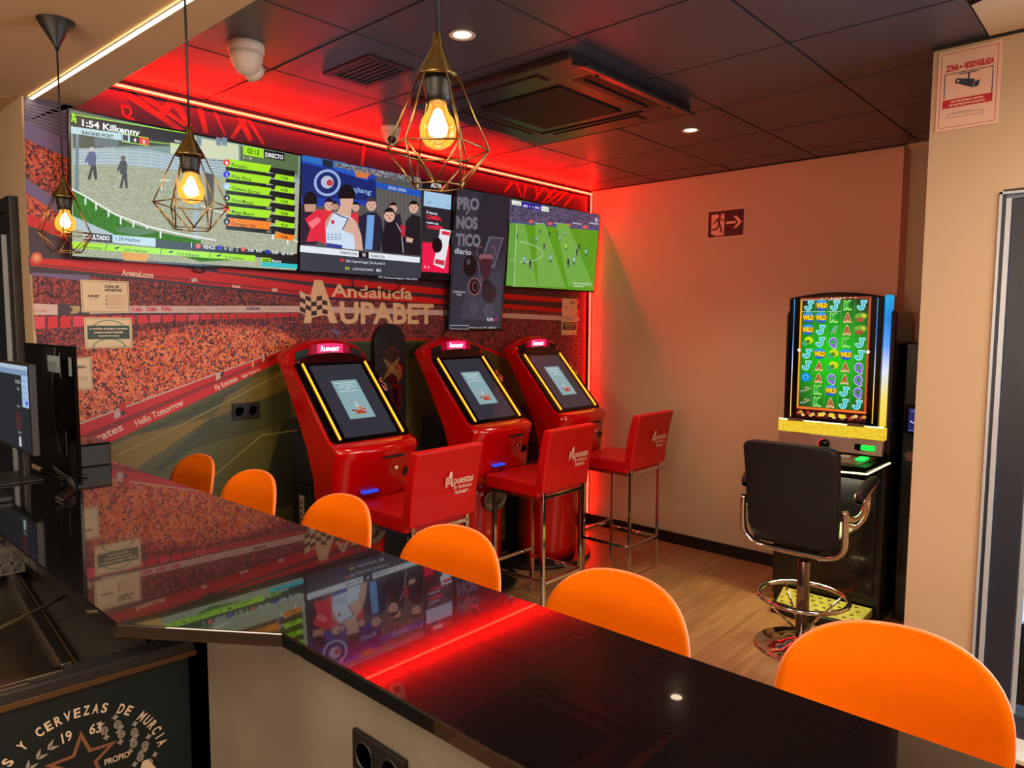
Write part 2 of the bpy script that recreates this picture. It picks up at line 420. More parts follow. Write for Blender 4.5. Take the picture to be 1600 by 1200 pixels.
F.rect(0, 0, 4.025, 2.82, C_nav, 0)
k2 = crop(0, 400, 3.3333)
# upper stands
F.pp([(38, 148), (120, 166), (182, 128), (112, 170), (110, 240), (38, 190)], ink((84, 80, 110)))
for i in range(7): F.pp([(40, 158+i*5), (112, 176+i*6), (112, 178+i*6), (40, 160+i*5)], ink((120, 112, 140)))
F.pp([(38, 188), (112, 222), (112, 250), (38, 218)], C_lil)
F.pp([(38, 216), (112, 250), (118, 410), (42, 335)], C_cm)
F.pp([(40, 278), (116, 330), (116, 350), (40, 300)], C_lil)
F.pp([(42, 334), (118, 362), (118, 380), (44, 352)], C_red)
F.pp([(44, 352), (118, 380), (118, 410), (46, 404)], C_dk)
# roof trusses
k1 = crop(0, 0, 3.3333)
F.pp([(112, 168), (182, 129), (200, 140), (200, 190), (112, 176)], ink((84, 30, 50)))
for a, b, w_ in (((190, 142), (285, 205), .03), ((215, 144), (290, 196), .022), ((268, 158), (250, 182), .03), ((272, 158), (300, 205), .03), ((312, 168), (322, 208), .028), ((334, 172), (352, 212), .012), ((385, 182), (362, 216), .02), ((374, 182), (392, 220), .03), ((388, 186), (412, 226), .018), ((360, 178), (376, 182), .01)):
    F.line(F.px(*a), F.px(*b), w_, C_st)
F.pline([(190, 165), (203, 168), (205, 177), (198, 184), (192, 178), (190, 165)], .01, C_red); F.pline([(198, 184), (210, 187)], .01, C_red)
for a, b in (((570, 222), (560, 300)), ((800, 285), (788, 300)), ((806, 285), (815, 308)), ((822, 287), (818, 310)), ((836, 290), (840, 312)), ((850, 292), (834, 314)), ((852, 292), (864, 318)), ((868, 294), (846, 318)), ((880, 298), (850, 320)), ((886, 300), (862, 322)), ((896, 304), (880, 324))):
    F.line(F.px(*a), F.px(*b), .02, C_st)
# bands under the televisions
F.pp([(44, 400), (480, 425), (720, 440), (905, 452), (905, 478), (700, 478), (480, 462), (46, 428)], C_dk)
F.pp([(46, 403), (240, 412), (480, 446), (700, 468), (905, 484), (905, 490), (700, 476), (480, 462), (48, 415)], C_red)
F.pp([(340, 418), (480, 430), (700, 452), (905, 468), (905, 474), (700, 462), (480, 440), (340, 424)], C_red)
F.pp([(60, 412), (300, 436), (480, 456), (480, 459), (300, 440), (60, 415)], C_dr)
F.ptext('Arsenal.com', (190, 430), (239, 434.5), 9, C_tx, bold=.03)
F.ptext('Arsenal', (362, 449), (375, 450), 5, C_tx, bold=.03)
F.pp([(298, 436), (306, 434), (309, 439), (300, 441)], C_wh); F.pp([(424, 451), (432, 450), (434, 455), (426, 456)], C_wh)
F.pp(circ(57, 403, 9, 16), ink((220, 100, 70))); F.pp(circ(57, 403, 5, 16), ink((240, 160, 120)))
# upper crowd tier
F.pp([(50, 426), (200, 436), (480, 466), (905, 490), (905, 506), (480, 484), (300, 480), (52, 475)], C_cd)
F.pp([(50, 426), (140, 430), (140, 440), (50, 430)], C_lil)
# ribbon board
F.pp([(52, 474), (90, 476), (90, 492), (54, 493)], C_wh); F.ptext('rrow.', (54, 488), (74, 488), 6, C_pk)
F.pp([(90, 474), (140, 478), (140, 494), (90, 493)], C_dk); F.pp([(108, 478), (124, 478), (126, 484), (120, 490), (108, 490), (114, 484)], ink((180, 160, 110)))
F.pp([(140, 478), (480, 478), (700, 485), (905, 495), (905, 502), (700, 493), (480, 488), (200, 489), (140, 491)], C_wh)
F.ptext('PUMA', (206, 486.5), (223, 486.5), 6, C_pk, bold=.05); F.ptext('PUMA', (229, 486), (246, 486), 6, C_pk, bold=.05); F.ptext('PUMA', (252, 485.5), (268, 485.5), 6, C_pk, bold=.05)
F.ptext('Fly better', (292, 485), (322, 485), 4, ink((200, 120, 130))); F.ptext('emirates', (338, 484), (368, 484), 4, ink((200, 120, 130))); F.ptext('ADIDAS', (384, 484), (406, 484), 4, ink((60, 60, 110)), bold=.05); F.ptext('emirates', (420, 484), (446, 484), 4, ink((200, 120, 130)))
# red hoardings under it
x = 54
F.pp([(53, 492), (140, 492), (140, 494), (330, 489), (480, 488), (905, 503), (905, 508), (480, 496), (330, 500), (140, 512), (55, 517)], C_cd)
while x < 460:
    wd = 20 if x < 330 else 12; t = (x-54)/420
    y0 = 495-6*t; y1 = 514-20*t; dy = (wd/420)*14
    F.pp([(x, y0), (x+wd*.82, y0-.3), (x+wd*.82, y1-dy), (x, y1)], C_red if int(x) % 3 else C_pk)
    x += wd
# lower bowl
F.pp([(55, 515), (330, 499), (480, 495), (700, 500), (905, 508), (905, 640), (480, 530), (440, 548), (117, 668)], C_cd)
F.pp([(57, 545), (118, 540), (200, 520), (300, 508), (380, 506), (430, 512), (478, 530), (440, 549), (117, 668)], C_cm)
F.pp([(117, 565), (200, 536), (300, 516), (390, 511), (440, 520), (468, 535), (440, 549), (117, 668)], C_cr)
F.pp([(514, 515), (524, 514), (534, 522), (526, 523)], C_lil)
for a, b in (((533, 503), (544, 520)), ((560, 520), (574, 502))): F.line(F.px(*a), F.px(*b), .012, C_dk)
# hoardings along the pitch
F.pp([(117, 663), (440, 546), (480, 531), (640, 528), (722, 530), (772, 548), (850, 580), (850, 586), (772, 553), (722, 533), (640, 531), (480, 536), (440, 552), (117, 692)], C_red)
F.pp([(117, 663), (440, 546), (440, 547.5), (117, 666)], C_wh)
F.pp([(117, 684), (440, 551.5), (440, 556), (117, 698)], C_dr)
F.pp([(117, 694), (440, 555), (475, 541), (475, 549), (440, 564), (145, 704), (117, 716)], C_red)
for x_, y_, w_ in ((178, 648, 10), (337, 588, 7), (409, 560, 4)):
    F.pp([(x_, y_-4), (x_+w_, y_-7), (x_+w_, y_+3), (x_, y_+7)], C_wh); F.pp([(x_+w_, y_-6), (x_+w_*1.7, y_-9), (x_+w_*1.7, y_-1), (x_+w_, y_+2)], C_dk)
F.pp([(186, 632), (196, 626), (197, 640), (187, 644)], C_red); F.pp([(393, 565), (396, 564), (396, 573), (393, 574)], ink((240, 160, 30)))
F.ptext('Emirates', (121, 705), (193, 671), 12, C_tx, bold=.02); F.ptext('Hello Tomorrow', (213, 666), (287, 632), 10, C_tx, bold=.02)
F.ptext('Fly Emirates', (337, 610), (371, 594), 8, C_tx, bold=.02); F.ptext('Hello Tomorrow', (378, 591), (407, 578), 5, C_tx, bold=.02)
# pitch
kp = F.k
pitch = [(117, 716), (145, 704), (440, 564), (475, 549), (475, 536), (560, 532), (640, 531), (722, 533), (772, 553), (850, 586), (850, 860), (250, 900), (117, 800)]
F.pp(pitch, C_p1)
F.pp([(475, 537), (722, 534), (740, 560), (480, 565)], C_p4)
for q, c in (([(150, 706), (210, 680), (330, 652), (260, 700), (200, 740), (150, 716)], C_p3), ([(210, 680), (440, 572), (445, 585), (330, 640)], C_p2), ([(330, 652), (450, 610), (455, 655), (300, 745), (240, 735)], C_p2),
             ([(300, 700), (455, 660), (460, 700), (400, 800), (300, 790), (240, 745)], C_p1), ([(400, 590), (446, 575), (450, 605), (330, 655), (352, 620)], ink((112, 96, 38))),
             ([(440, 660), (490, 640), (500, 780), (400, 800)], C_p4), ([(560, 560), (640, 556), (650, 640), (560, 660)], C_p2), ([(640, 560), (700, 560), (700, 700), (640, 700)], ink((74, 66, 36)))):
    F.pp(q, c)
F.pline([(180, 713), (300, 655), (446, 580)], .006, C_pl); F.pline([(464, 672), (408, 680), (335, 742), (250, 810)], .006, C_pl)
m_ = F.build('stadium_mural')
tag(m_, 'printed wall mural of a football stadium crowd and pitch covering the back wall', 'mural')

# lettering on the mural
F = Flat((-4.03, -.0042, 0), (1, 0, 0), (0, 0, 1), .00005); C_lt = mat('cream_vinyl_lettering', (232, 196, 156), .45)
a = F.px(472, 503)
L0 = Flat((-2.753, -.0045, 1.714), (1, 0, 0), (0, 0, 1), .00005)
def logo_big(F):
    C_d = ink((58, 28, 36))
    F.poly([(.022, 0), (.070, 0), (.150, .246), (.098, .246)], C_lt)
    F.poly([(.098, .246), (.150, .246), (.250, 0), (.196, 0)], C_lt)
    n = 5
    def q(i, j):
        t = i/n; return (.002+.180*t, .060+.026*j+.011*math.sin(t*6.4+2.2)-.018*t)
    kk = F.k+1
    for i in range(n):
        for j in range(4): F.poly([q(i, j), q(i+1, j), q(i+1, j+1), q(i, j+1)], C_lt if (i+j) % 2 else C_d, kk)
        for j0, j1 in ((-.35, 0), (4, 4.35)): F.poly([q(i, j0), q(i+1, j0), q(i+1, j1), q(i, j1)], C_lt, kk)
    F.text('Andalucía', .208, .156, .073, C_lt, w=.61, bold=.025)
    F.text('UPABET', .265, .002, .125, C_lt, w=.735, bold=.03)
logo_big(L0)
tag(L0.build('wall_lettering'), 'large cream lettering reading Andalucía AUPABET with chequered flag on the mural', 'lettering')
# ================================================================== televisions
def make_tv(x0, x1, zb, zt, yb, yt, label, paint, group='televisions on the back wall'):
    """tilted flat screen: bottom edge at (yb, zb), top edge at (yt, zt)"""
    v = Vector((0, yt-yb, zt-zb)); Ht = v.length; v.normalize(); u = Vector((1, 0, 0)); n = u.cross(v)
    t = thing('television', label, 'television', (x0, yb, zb), group=group)
    O = Vector((0, 0, 0)); W_ = x1-x0
    def Pm(a, b, c): return O+u*a+v*b+n*c
    def slab(a0, b0, a1, b1, c0, c1, m):
        mb = MB(); vs = [Pm(a, b, c) for a in (a0, a1) for b in (b0, b1) for c in (c0, c1)]
        return mb.add(vs, [(0, 1, 3, 2), (4, 6, 7, 5), (0, 4, 5, 1), (2, 3, 7, 6), (0, 2, 6, 4), (1, 5, 7, 3)], m)
    slab(0, 0, W_, Ht, -.028, 0, M_gloss).build('bezel', t, .002)
    hm = slab(W_*.2, Ht*.15, W_*.8, Ht*.7, -.05, -.028, M_black); hm.build('rear_housing', t, .004)
    b = MB(); b.box(W_/2-.12, W_/2+.12, -yb-.018, -yb-.007, .15, .45, M_dark); b.box(W_/2-.1, W_/2-.07, min(.02, -yb-.012)-.0, -yb-.012, .2, .4, M_dark)
    b.box(W_/2+.07, W_/2+.1, .02, -yb-.012, .2, .4, M_dark); b.build('wall_bracket', t)
    Fs = Flat(Vector((x0, yb, zb))+u*.009+v*.012+n*.0006, u, v, .00003)
    Fs.W = W_-.018; Fs.H = Ht-.022
    paint(Fs)
    s = Fs.build('screen', t)
    s.matrix_parent_inverse = Matrix.Translation((-x0, -yb, -zb))
    return t
K = crop(100, 150, 4.2105)
def S_(r, g, b, s=1.0): return scr((r, g, b), s)
def person_px(F, x, y, h, top, legs, skin, wk=1.0):
    """a small filmed figure; x,y = feet, h = height in px"""
    w = h*.16*wk
    F.pp([(x-w*.9, y), (x-w*.1, y-h*.45), (x+w*.9, y-h*.45), (x+w*1.1, y), (x+w*.6, y), (x+w*.2, y-h*.3), (x-w*.3, y)], legs)
    F.pp([(x-w*.7, y-h*.42), (x-w*.9, y-h*.7), (x-w*.6, y-h*.84), (x+w*.6, y-h*.84), (x+w*1.0, y-h*.7), (x+w*.8, y-h*.42)], top)
    F.pp([(x-w*.8, y-h*.78), (x-w*1.5, y-h*.55), (x-w*1.2, y-h*.5), (x-w*.4, y-h*.65)], top)
    F.pp(circ(x, y-h*.91, h*.075, 10), skin)
def paint_race(F):
    g1 = vor('screen_sand', [(0, (150, 160, 136)), (.35, (168, 174, 148)), (.7, (182, 186, 160))], 260, emit=1.0, stretch=(.35, 1, 1.6))
    grass = vor('screen_grass', [(0, (30, 96, 18)), (.4, (44, 128, 24)), (.75, (58, 140, 30))], 300, emit=1.0)
    LG = S_(164, 232, 12); BK = S_(8, 8, 10); WT = S_(236, 240, 240); LB = S_(186, 216, 226)
    F.rect(0, 0, F.W, F.H, S_(120, 146, 140)); F.rect(0, 0, F.W, F.H*.8, g1)
    for q, c in (([(45, 90), (330, 150), (330, 210), (45, 160)], (92, 110, 90)), ([(60, 110), (420, 190), (640, 240), (720, 330), (400, 330), (60, 350)], (52, 66, 50)), ([(200, 250), (360, 280), (360, 340), (200, 330)], (90, 104, 110)), ([(700, 245), (1150, 320), (1150, 460), (700, 400)], (206, 214, 178)), ([(1160, 330), (1540, 390), (1540, 520), (1160, 440)], (86, 110, 72))):
        F.pp(K(*q), S_(*c))
    for x_ in (870, 1000, 1040): F.pp(K((x_, 270), (x_+34, 278), (x_+34, 330), (x_, 322)), S_(120, 140, 150)); 
    # white fence boards
    F.pp(K((60, 345), (320, 340), (560, 352), (760, 390), (1150, 430), (1540, 560), (1540, 600), (1100, 545), (760, 490), (560, 470), (320, 450), (60, 455)), S_(150, 172, 178))
    for j in range(5): F.pline(K((60, 365+j*20), (320, 360+j*20), (560, 372+j*21), (760, 408+j*18), (1150, 450+j*20)), .002, S_(202, 218, 224))
    for x_, y_ in ((210, 350), (320, 340), (410, 345), (500, 350), (570, 360), (640, 380)): F.pp(K((x_, y_-8), (x_+6, y_-8), (x_+6, y_+110), (x_, y_+110)), S_(176, 190, 196))
    F.pp(K((75, 215), (98, 218), (96, 690), (70, 690)), S_(96, 124, 136)); F.pp(K((850, 690), (885, 695), (885, 1010), (850, 1000)), S_(150, 168, 176))
    F.pp(K((930, 500), (985, 520), (985, 740), (945, 740)), S_(70, 62, 50))
    # grass bank and running rail
    F.pp(K((55, 620), (100, 640), (250, 740), (440, 840), (640, 900), (900, 950), (900, 1000), (1100, 1080), (900, 1090), (560, 990), (300, 880), (55, 690)), grass)
    F.pp(K((55, 690), (300, 880), (560, 960), (300, 960), (60, 790)), grass)
    F.pp(K((60, 790), (330, 910), (330, 940), (60, 870)), S_(170, 190, 196)); F.pp(K((380, 1025), (560, 1040), (540, 1090), (390, 1080)), S_(220, 150, 30))
    F.pline(K((50, 612), (160, 670), (340, 780), (560, 860), (750, 905), (1000, 950)), .006, WT); F.pline(K((900, 720), (1100, 790), (1350, 890), (1540, 960)), .005, WT)
    for x_, y_ in ((140, 670), (210, 705), (292, 750), (372, 800), (455, 825), (545, 860), (634, 890), (1180, 800), (1375, 900), (1470, 930)): F.pp(K((x_-5, y_), (x_+5, y_), (x_+5, y_+45), (x_-5, y_+45)), WT)
    F.pline(K((640, 620), (640, 550), (700, 555)), .004, WT)
    px, py = K((182, 550))[0]; person_px(F, px, py, 52, S_(70, 84, 130), S_(16, 18, 30), S_(190, 186, 180), .9)
    px, py = K((388, 608))[0]; person_px(F, px, py, 52, S_(40, 48, 54), S_(14, 18, 36), S_(90, 70, 60), .8)
    F.pp(K((330, 870), (420, 858), (580, 880), (600, 900), (480, 915), (350, 895)), S_(60, 110, 40))
    # title bars
    F.pp(K((42, 120), (810, 248), (810, 325), (42, 195)), BK); F.pline(K((42, 118), (810, 246)), .004, LG); F.pline(K((540, 298), (810, 330)), .003, LG)
    F.ptext('1:54 Kilkenny', K((118, 196))[0], K((498, 262))[0], 10, WT, bold=.03)
    F.ptext('480m', K((722, 302))[0], K((790, 316))[0], 4.2, WT)
    F.pp(K((45, 200), (375, 245), (375, 292), (45, 245)), LB); F.ptext('RACING POST', K((118, 250))[0], K((325, 278))[0], 5, S_(24, 34, 50), bold=.03)
    F.pp(K((378, 246), (432, 254), (432, 306), (378, 298)), LB); F.pp(K((385, 254), (420, 260), (420, 298), (385, 292)), S_(60, 40, 60))
    F.pp(K((434, 258), (494, 268), (494, 318), (434, 308)), BK); F.ptext('4', K((455, 300))[0], K((474, 303))[0], 5.5, WT, bold=.04)
    F.pp(K((494, 270), (556, 280), (556, 328), (494, 318)), S_(230, 60, 20)); F.ptext('1', K((520, 312))[0], K((530, 313))[0], 5.5, WT, bold=.04)
    F.pline(K((378, 246), (556, 278)), .003, LG); F.pline(K((378, 298), (556, 328)), .003, LG)
    F.pline(K((50, 170), (58, 112), (70, 140), (78, 178), (60, 150), (80, 150)), .005, LG)
    F.pp(K((1176, 326), (1312, 350), (1312, 410), (1176, 385)), LG); F.ptext('02:13', K((1204, 375))[0], K((1280, 388))[0], 7.5, BK, bold=.02)
    F.pp(K((1312, 352), (1448, 376), (1448, 428), (1312, 404)), BK); F.ptext('DIRECTO', K((1322, 398))[0], K((1440, 418))[0], 6.5, WT, bold=.03)
    F.ptext('1-2', K((1178, 410))[0], K((1235, 418))[0], 3, WT); F.ptext('-- --', K((962, 425))[0], K((1050, 430))[0], 3, BK, bold=.05)
    rows = [('Rosolilo', '7.50', (232, 60, 70), '1', '4/7'), ('Kits Flick', '6.50', (20, 20, 220), '2', '6/4'), ('Chiltern Emmie', '3.50', (170, 206, 236), '3', ''), ('Home Morgan', '4.50', (24, 24, 40), '4', '8.00'), ('Meggy Munch', '4.33', (244, 100, 40), '5', '6.00'), ('Donegal Gift', '3.00', (30, 30, 34), '6', '3.60')]
    for i, (nm, od, c, d_, e_) in enumerate(rows):
        y = 408+i*77.5; G = LG if i < 5 else S_(255, 130, 10); s_ = 60-i*4.6
        F.pp(K((1080, y+6), (1362, y+6+s_*.72), (1345, y+58+s_*.7), (1060, y+56)), G)
        F.pp(K((1360, y+60), (1520, y+60+s_*.45), (1510, y+118+s_*.35), (1344, y+56+s_*.6)), BK)
        F.pp(K((1062, y+56), (1390, y+60+s_*.75), (1385, y+86+s_*.8), (1062, y+82)), BK)
        F.pp(K((1395, y+98+s_*.1), (1514, y+118+s_*.1), (1505, y+156+s_*.05), (1378, y+132+s_*.1)), G)
        F.ptext(nm, K((1100, y+52))[0], K((1100+len(nm)*13.2, y+54+s_*.5*len(nm)/12))[0], 5.2, S_(20, 40, 12), bold=.01)
        F.ptext(od, K((1424, y+138))[0], K((1470, y+146))[0], 4.6, S_(20, 60, 12), bold=.02)
        if e_: F.ptext(e_, K((1330, y+100))[0], K((1358, y+104))[0], 2.4, WT)
        cx, cy = K((1068, y+30))[0]; F.pp(circ(cx, cy, 5.2, 16), S_(*c)); F.ptext(d_, (cx-1.6, cy+2.6), (cx+1.8, cy+3), 4.6, WT, bold=.02)
    # bottom bars
    F.pp(K((125, 895), (1532, 1040), (1532, 1085), (125, 950)), BK)
    F.pp(K((316, 912), (608, 936), (606, 994), (316, 964)), LB); F.ptext('1:29 Harlow', K((338, 950))[0], K((500, 962))[0], 6, S_(30, 50, 70), bold=.01)
    F.ptext('RESULTADO', K((125, 936))[0], K((298, 950))[0], 6.8, WT, bold=.04)
    F.pp(K((600, 936), (612, 936), (610, 998), (600, 998)), BK)
    for x_, y_, c, r in ((880, 986, (232, 90, 90), 4), (1022, 998, (30, 50, 190), 4), (1095, 1004, (150, 150, 150), 4), (1176, 1008, (232, 90, 90), 3.6), (1336, 1024, (30, 50, 190), 3.6), (1440, 1032, (180, 180, 180), 3.6)):
        cx, cy = K((x_, y_))[0]; F.pp(circ(cx, cy, r, 14), S_(*c))
    F.ptext('VENCE', K((910, 1002))[0], K((992, 1008))[0], 5.5, WT, bold=.02); F.ptext('&', K((1052, 1012))[0], K((1066, 1013))[0], 5, WT)
    F.ptext('3.00  FAV', K((1204, 1022))[0], K((1302, 1030))[0], 4.6, WT, bold=.02); F.ptext('4.00', K((1360, 1036))[0], K((1406, 1040))[0], 4.6, WT, bold=.02); F.ptext('6.50', K((1462, 1044))[0], K((1506, 1047))[0], 4.4, WT, bold=.02)
    F.pline(K((835, 960), (835, 1000)), .003, WT); F.pline(K((1136, 985), (1136, 1025)), .003, WT)
    F.pp(K((50, 958), (1256, 1050), (1256, 1088), (50, 1000)), LG)
    for a_, b_, t_ in ((120, 246, 'Carreras'), (392, 545, '2:03 Harlow'), (740, 888, '2:12 Kilkenny'), (1056, 1180, '2:19 Harlow')):
        F.ptext(t_, K((a_, 1000+(a_-120)*.075))[0], K((b_, 1000+(b_-120)*.075))[0], 4.6, S_(20, 50, 10), bold=.01)
    for x_ in (280, 640, 962): F.pline(K((x_, 975+(x_-280)*.07), (x_-10, 1015+(x_-280)*.07)), .003, BK)
    for x_, y_ in ((345, 998), (700, 1024), (1016, 1048)): F.pp(K((x_-24, y_+4), (x_+4, y_-6), (x_+24, y_-8), (x_+10, y_+2), (x_-4, y_+12), (x_-10, y_+4)), BK)
    F.pp(K((1296, 1062), (1358, 1066), (1358, 1096), (1296, 1092)), LG); F.ptext('SIS', K((1304, 1090))[0], K((1350, 1092))[0], 4.6, BK, bold=.03)
    F.pp(K((1358, 1066), (1532, 1078), (1532, 1106), (1358, 1096)), BK); F.ptext('Racing', K((1364, 1092))[0], K((1426, 1097))[0], 4.2, WT, bold=.02)
    F.pp(K((1296, 1092), (1532, 1106), (1532, 1136), (1296, 1120)), S_(40, 190, 200))
TZ = (1.990, 2.620)
make_tv(-3.905, -2.795, TZ[0], TZ[1]-.004, -.06, -.13, 'large television showing the greyhound race from Kilkenny with green odds', paint_race)

G3 = crop(450, 220, 3.2)
def head(F, x, y, r, skin, hair, back=False, cap=.35):
    X, Y = G3((x, y))[0]; r = r/3.2
    F.pp(circ(X, Y, r*.86, 16, r*1.1), hair if back else skin)
    if back: F.pp([(X-r*.7, Y+r*.4), (X+r*.7, Y+r*.4), (X+r*.6, Y+r*1.3), (X-r*.6, Y+r*1.3)], skin)
    else:
        F.pp([(X+r*.9*math.cos(t), Y-r*1.15*math.sin(t)-r*.05) for t in [PI*k/8 for k in range(9)]]+[(X-r*.78, Y-r*.1), (X-r*.6, Y-r*.5), (X+r*.6, Y-r*.5), (X+r*.78, Y-r*.1)], hair)
        for s in (-1, 1): F.pp(circ(X+s*r*.36, Y+r*.0, r*.13, 8, r*.08), S_(30, 22, 24))
        F.pp(circ(X, Y+r*.55, r*.24, 8, r*.07), S_(140, 70, 66)); F.pp(circ(X, Y+r*.25, r*.1, 8, r*.16), S_(186, 140, 120))
def paint_basket(F):
    BK = S_(10, 10, 14); WT = S_(225, 232, 240); NV = S_(20, 40, 110); BL = S_(28, 62, 170); SK = S_(214, 170, 150); SK2 = S_(196, 148, 128); HR = S_(14, 14, 20); GR = S_(54, 58, 70)
    P = G3
    F.rect(0, 0, F.W, F.H, GR)
    F.pp(P((68, 75), (665, 185), (665, 585), (62, 520)), S_(84, 84, 84))
    F.pp(P((68, 75), (440, 140), (440, 320), (66, 330)), BL); F.pp(P((68, 110), (440, 200), (440, 300), (66, 280)), NV)
    F.pp(P((68, 70), (290, 110), (290, 150), (68, 100)), S_(40, 110, 190)); F.pp(P((170, 92), (225, 100), (225, 140), (175, 128)), S_(30, 40, 60))
    F.pp(P((230, 105), (665, 185), (665, 215), (240, 140)), vor('screen_stand', [(0, (60, 70, 90)), (.4, (150, 160, 170)), (.8, (120, 70, 60))], 160, emit=1))
    F.pp(P((235, 130), (400, 165), (400, 200), (240, 150)), S_(30, 90, 190)); F.pp(P((330, 150), (410, 165), (395, 190), (340, 180)), S_(210, 120, 60))
    F.pp(P((440, 205), (665, 250), (665, 285), (440, 235)), S_(30, 84, 180)); F.ptext('2025-2026', P((500, 240))[0], P((590, 256))[0], 4.5, WT)
    for i in range(11): F.pp(P((446+i*20, 235+i*4), (456+i*20, 237+i*4), (456+i*20, 420), (446+i*20, 420)), S_(98, 96, 90))
    # round club badge (plain stand-in) and board lettering
    cx, cy = P((196, 210))[0]; F.pp(circ(cx, cy, 21, 24), S_(150, 176, 220)); F.pp(circ(cx, cy, 17, 24), NV); F.pp(circ(cx, cy-1, 10, 20), S_(180, 190, 210)); F.pp(circ(cx+4, cy, 5, 16), S_(200, 60, 60))
    F.ptext('Xinjiang', P((275, 245))[0], P((414, 268))[0], 8, S_(150, 190, 236), bold=.01, shear=.2)
    # people
    def body(pts, c): F.pp(P(*pts), c)
    body([(62, 320), (110, 320), (160, 380), (170, 450), (140, 520), (62, 520)], S_(40, 30, 50)); head(F, 110, 300, 42, SK2, HR, True)
    body([(150, 345), (215, 340), (240, 400), (190, 520), (150, 500)], S_(220, 50, 60)); head(F, 205, 320, 28, SK, HR)
    body([(84, 390), (150, 340), (185, 380), (188, 440), (165, 500), (90, 505), (110, 440)], S_(226, 40, 64)); body([(100, 410), (150, 380), (165, 400), (120, 440)], S_(244, 120, 130))
    head(F, 338, 330, 22, SK, HR); body([(300, 370), (350, 355), (352, 410), (305, 420)], S_(220, 50, 60)); head(F, 235, 325, 20, SK2, HR)
    head(F, 525, 335, 24, SK, HR); body([(480, 380), (560, 365), (580, 460), (480, 470)], S_(40, 34, 50))
    # suit
    body([(350, 380), (395, 358), (440, 358), (468, 390), (475, 470), (460, 552), (376, 545), (360, 470)], S_(30, 34, 56)); body([(395, 370), (432, 372), (420, 545), (384, 542)], S_(110, 160, 220)); head(F, 416, 318, 30, SK, S_(60, 56, 56))
    # man right
    body([(588, 400), (620, 368), (662, 380), (664, 575), (580, 568)], S_(26, 26, 34)); head(F, 627, 332, 28, SK, HR); body([(590, 480), (625, 490), (620, 510), (590, 505)], SK)
    # centre man in dark track top
    body([(466, 470), (492, 415), (540, 400), (572, 440), (588, 500), (582, 568), (470, 558)], S_(22, 22, 32)); head(F, 506, 372, 32, SK, HR); F.pline(P((540, 410), (566, 460), (576, 560)), .006, S_(190, 180, 210))
    body([(560, 420), (585, 425), (582, 480), (565, 478)], S_(190, 40, 60))
    # player seen from behind in white vest
    body([(186, 400), (230, 355), (300, 372), (340, 405), (356, 455), (340, 545), (190, 528)], S_(206, 222, 240)); body([(300, 380), (340, 405), (365, 470), (374, 548), (336, 545), (326, 470), (268, 445)], SK)
    body([(186, 400), (215, 362), (228, 356), (205, 400), (190, 440)], SK2); head(F, 292, 270, 48, SK, HR, True); body([(262, 320), (318, 330), (312, 380), (240, 368)], SK)
    F.pline(P((226, 358), (262, 376), (300, 388), (270, 445)), .006, S_(40, 60, 120))
    for i in range(4):
        X, Y = P((200+i*19, 478))[0]
        for a, b in (((-2, -3), (3, -3)), ((-2, 1), (3, 1)), ((0, -5), (0, 5)), ((-2, 4), (3, 5))): F.pline([(X+a[0], Y+a[1]), (X+b[0], Y+b[1])], .0022, S_(40, 70, 150))
    F.pp(P((215, 395), (232, 400), (226, 420), (214, 412)), S_(200, 40, 50)); F.pp(P((190, 510), (270, 522), (268, 540), (190, 530)), S_(50, 60, 150))
    # captions
    F.pp(P((60, 522), (658, 583), (656, 610), (58, 555)), WT); F.pp(P((352, 552), (402, 557), (402, 588), (352, 583)), BK); F.ptext('VS', P((368, 577))[0], P((386, 579))[0], 5, WT, bold=.03)
    F.ptext('XINJIANG (XIN)', P((258, 563))[0], P((344, 572))[0], 3.6, GR, bold=.02); F.ptext('TIANJIN (TIA)', P((410, 580))[0], P((480, 587))[0], 3.6, GR, bold=.02)
    F.pp(P((260, 590), (280, 592), (280, 605), (260, 603)), S_(224, 50, 50)); F.ptext('CBA, Temporada Regular | Día del partido 26', P((288, 606))[0], P((484, 620))[0], 4, WT)
    F.ptext('83.9', P((284, 643))[0], P((306, 645))[0], 4, S_(190, 220, 60), bold=.03); F.ptext('# PUNTOS EN CONTRA', P((322, 646))[0], P((424, 652))[0], 3.6, WT); F.ptext('86.3', P((440, 653))[0], P((462, 654))[0], 4, WT, bold=.03)
    F.ptext('107 Academia Regular CBA 25/26', P((452, 685))[0], P((646, 697))[0], 2.6, WT)
    # promo column
    F.pp(P((668, 240), (815, 268), (800, 695), (664, 690)), S_(36, 36, 44))
    F.pp(P((672, 205), (818, 225), (815, 272), (670, 250)), S_(20, 20, 26)); F.ptext('AUPA', P((712, 232))[0], P((766, 238))[0], 7, WT, bold=.03); F.ptext('BET', P((768, 238))[0], P((803, 242))[0], 5.5, S_(200, 40, 50), bold=.03)
    F.pp(P((678, 250), (815, 272), (812, 345), (676, 325)), S_(160, 196, 226)); F.ptext('ES', P((698, 312))[0], P((712, 314))[0], 3, GR); F.ptext('Ta', P((790, 330))[0], P((806, 332))[0], 3, GR)
    F.ptext('El deporte', P((690, 362))[0], P((745, 372))[0], 4, WT, bold=.02); F.ptext('CAMBIA,', P((690, 388))[0], P((766, 400))[0], 5.6, S_(236, 40, 70), bold=.04)
    F.ptext('nuestra app', P((690, 412))[0], P((750, 420))[0], 3.6, WT, bold=.02); F.ptext('TAMBIÉN', P((690, 438))[0], P((770, 446))[0], 5.6, S_(236, 40, 70), bold=.04)
    F.pp(P((670, 505), (805, 520), (800, 662), (666, 652)), S_(236, 24, 72))
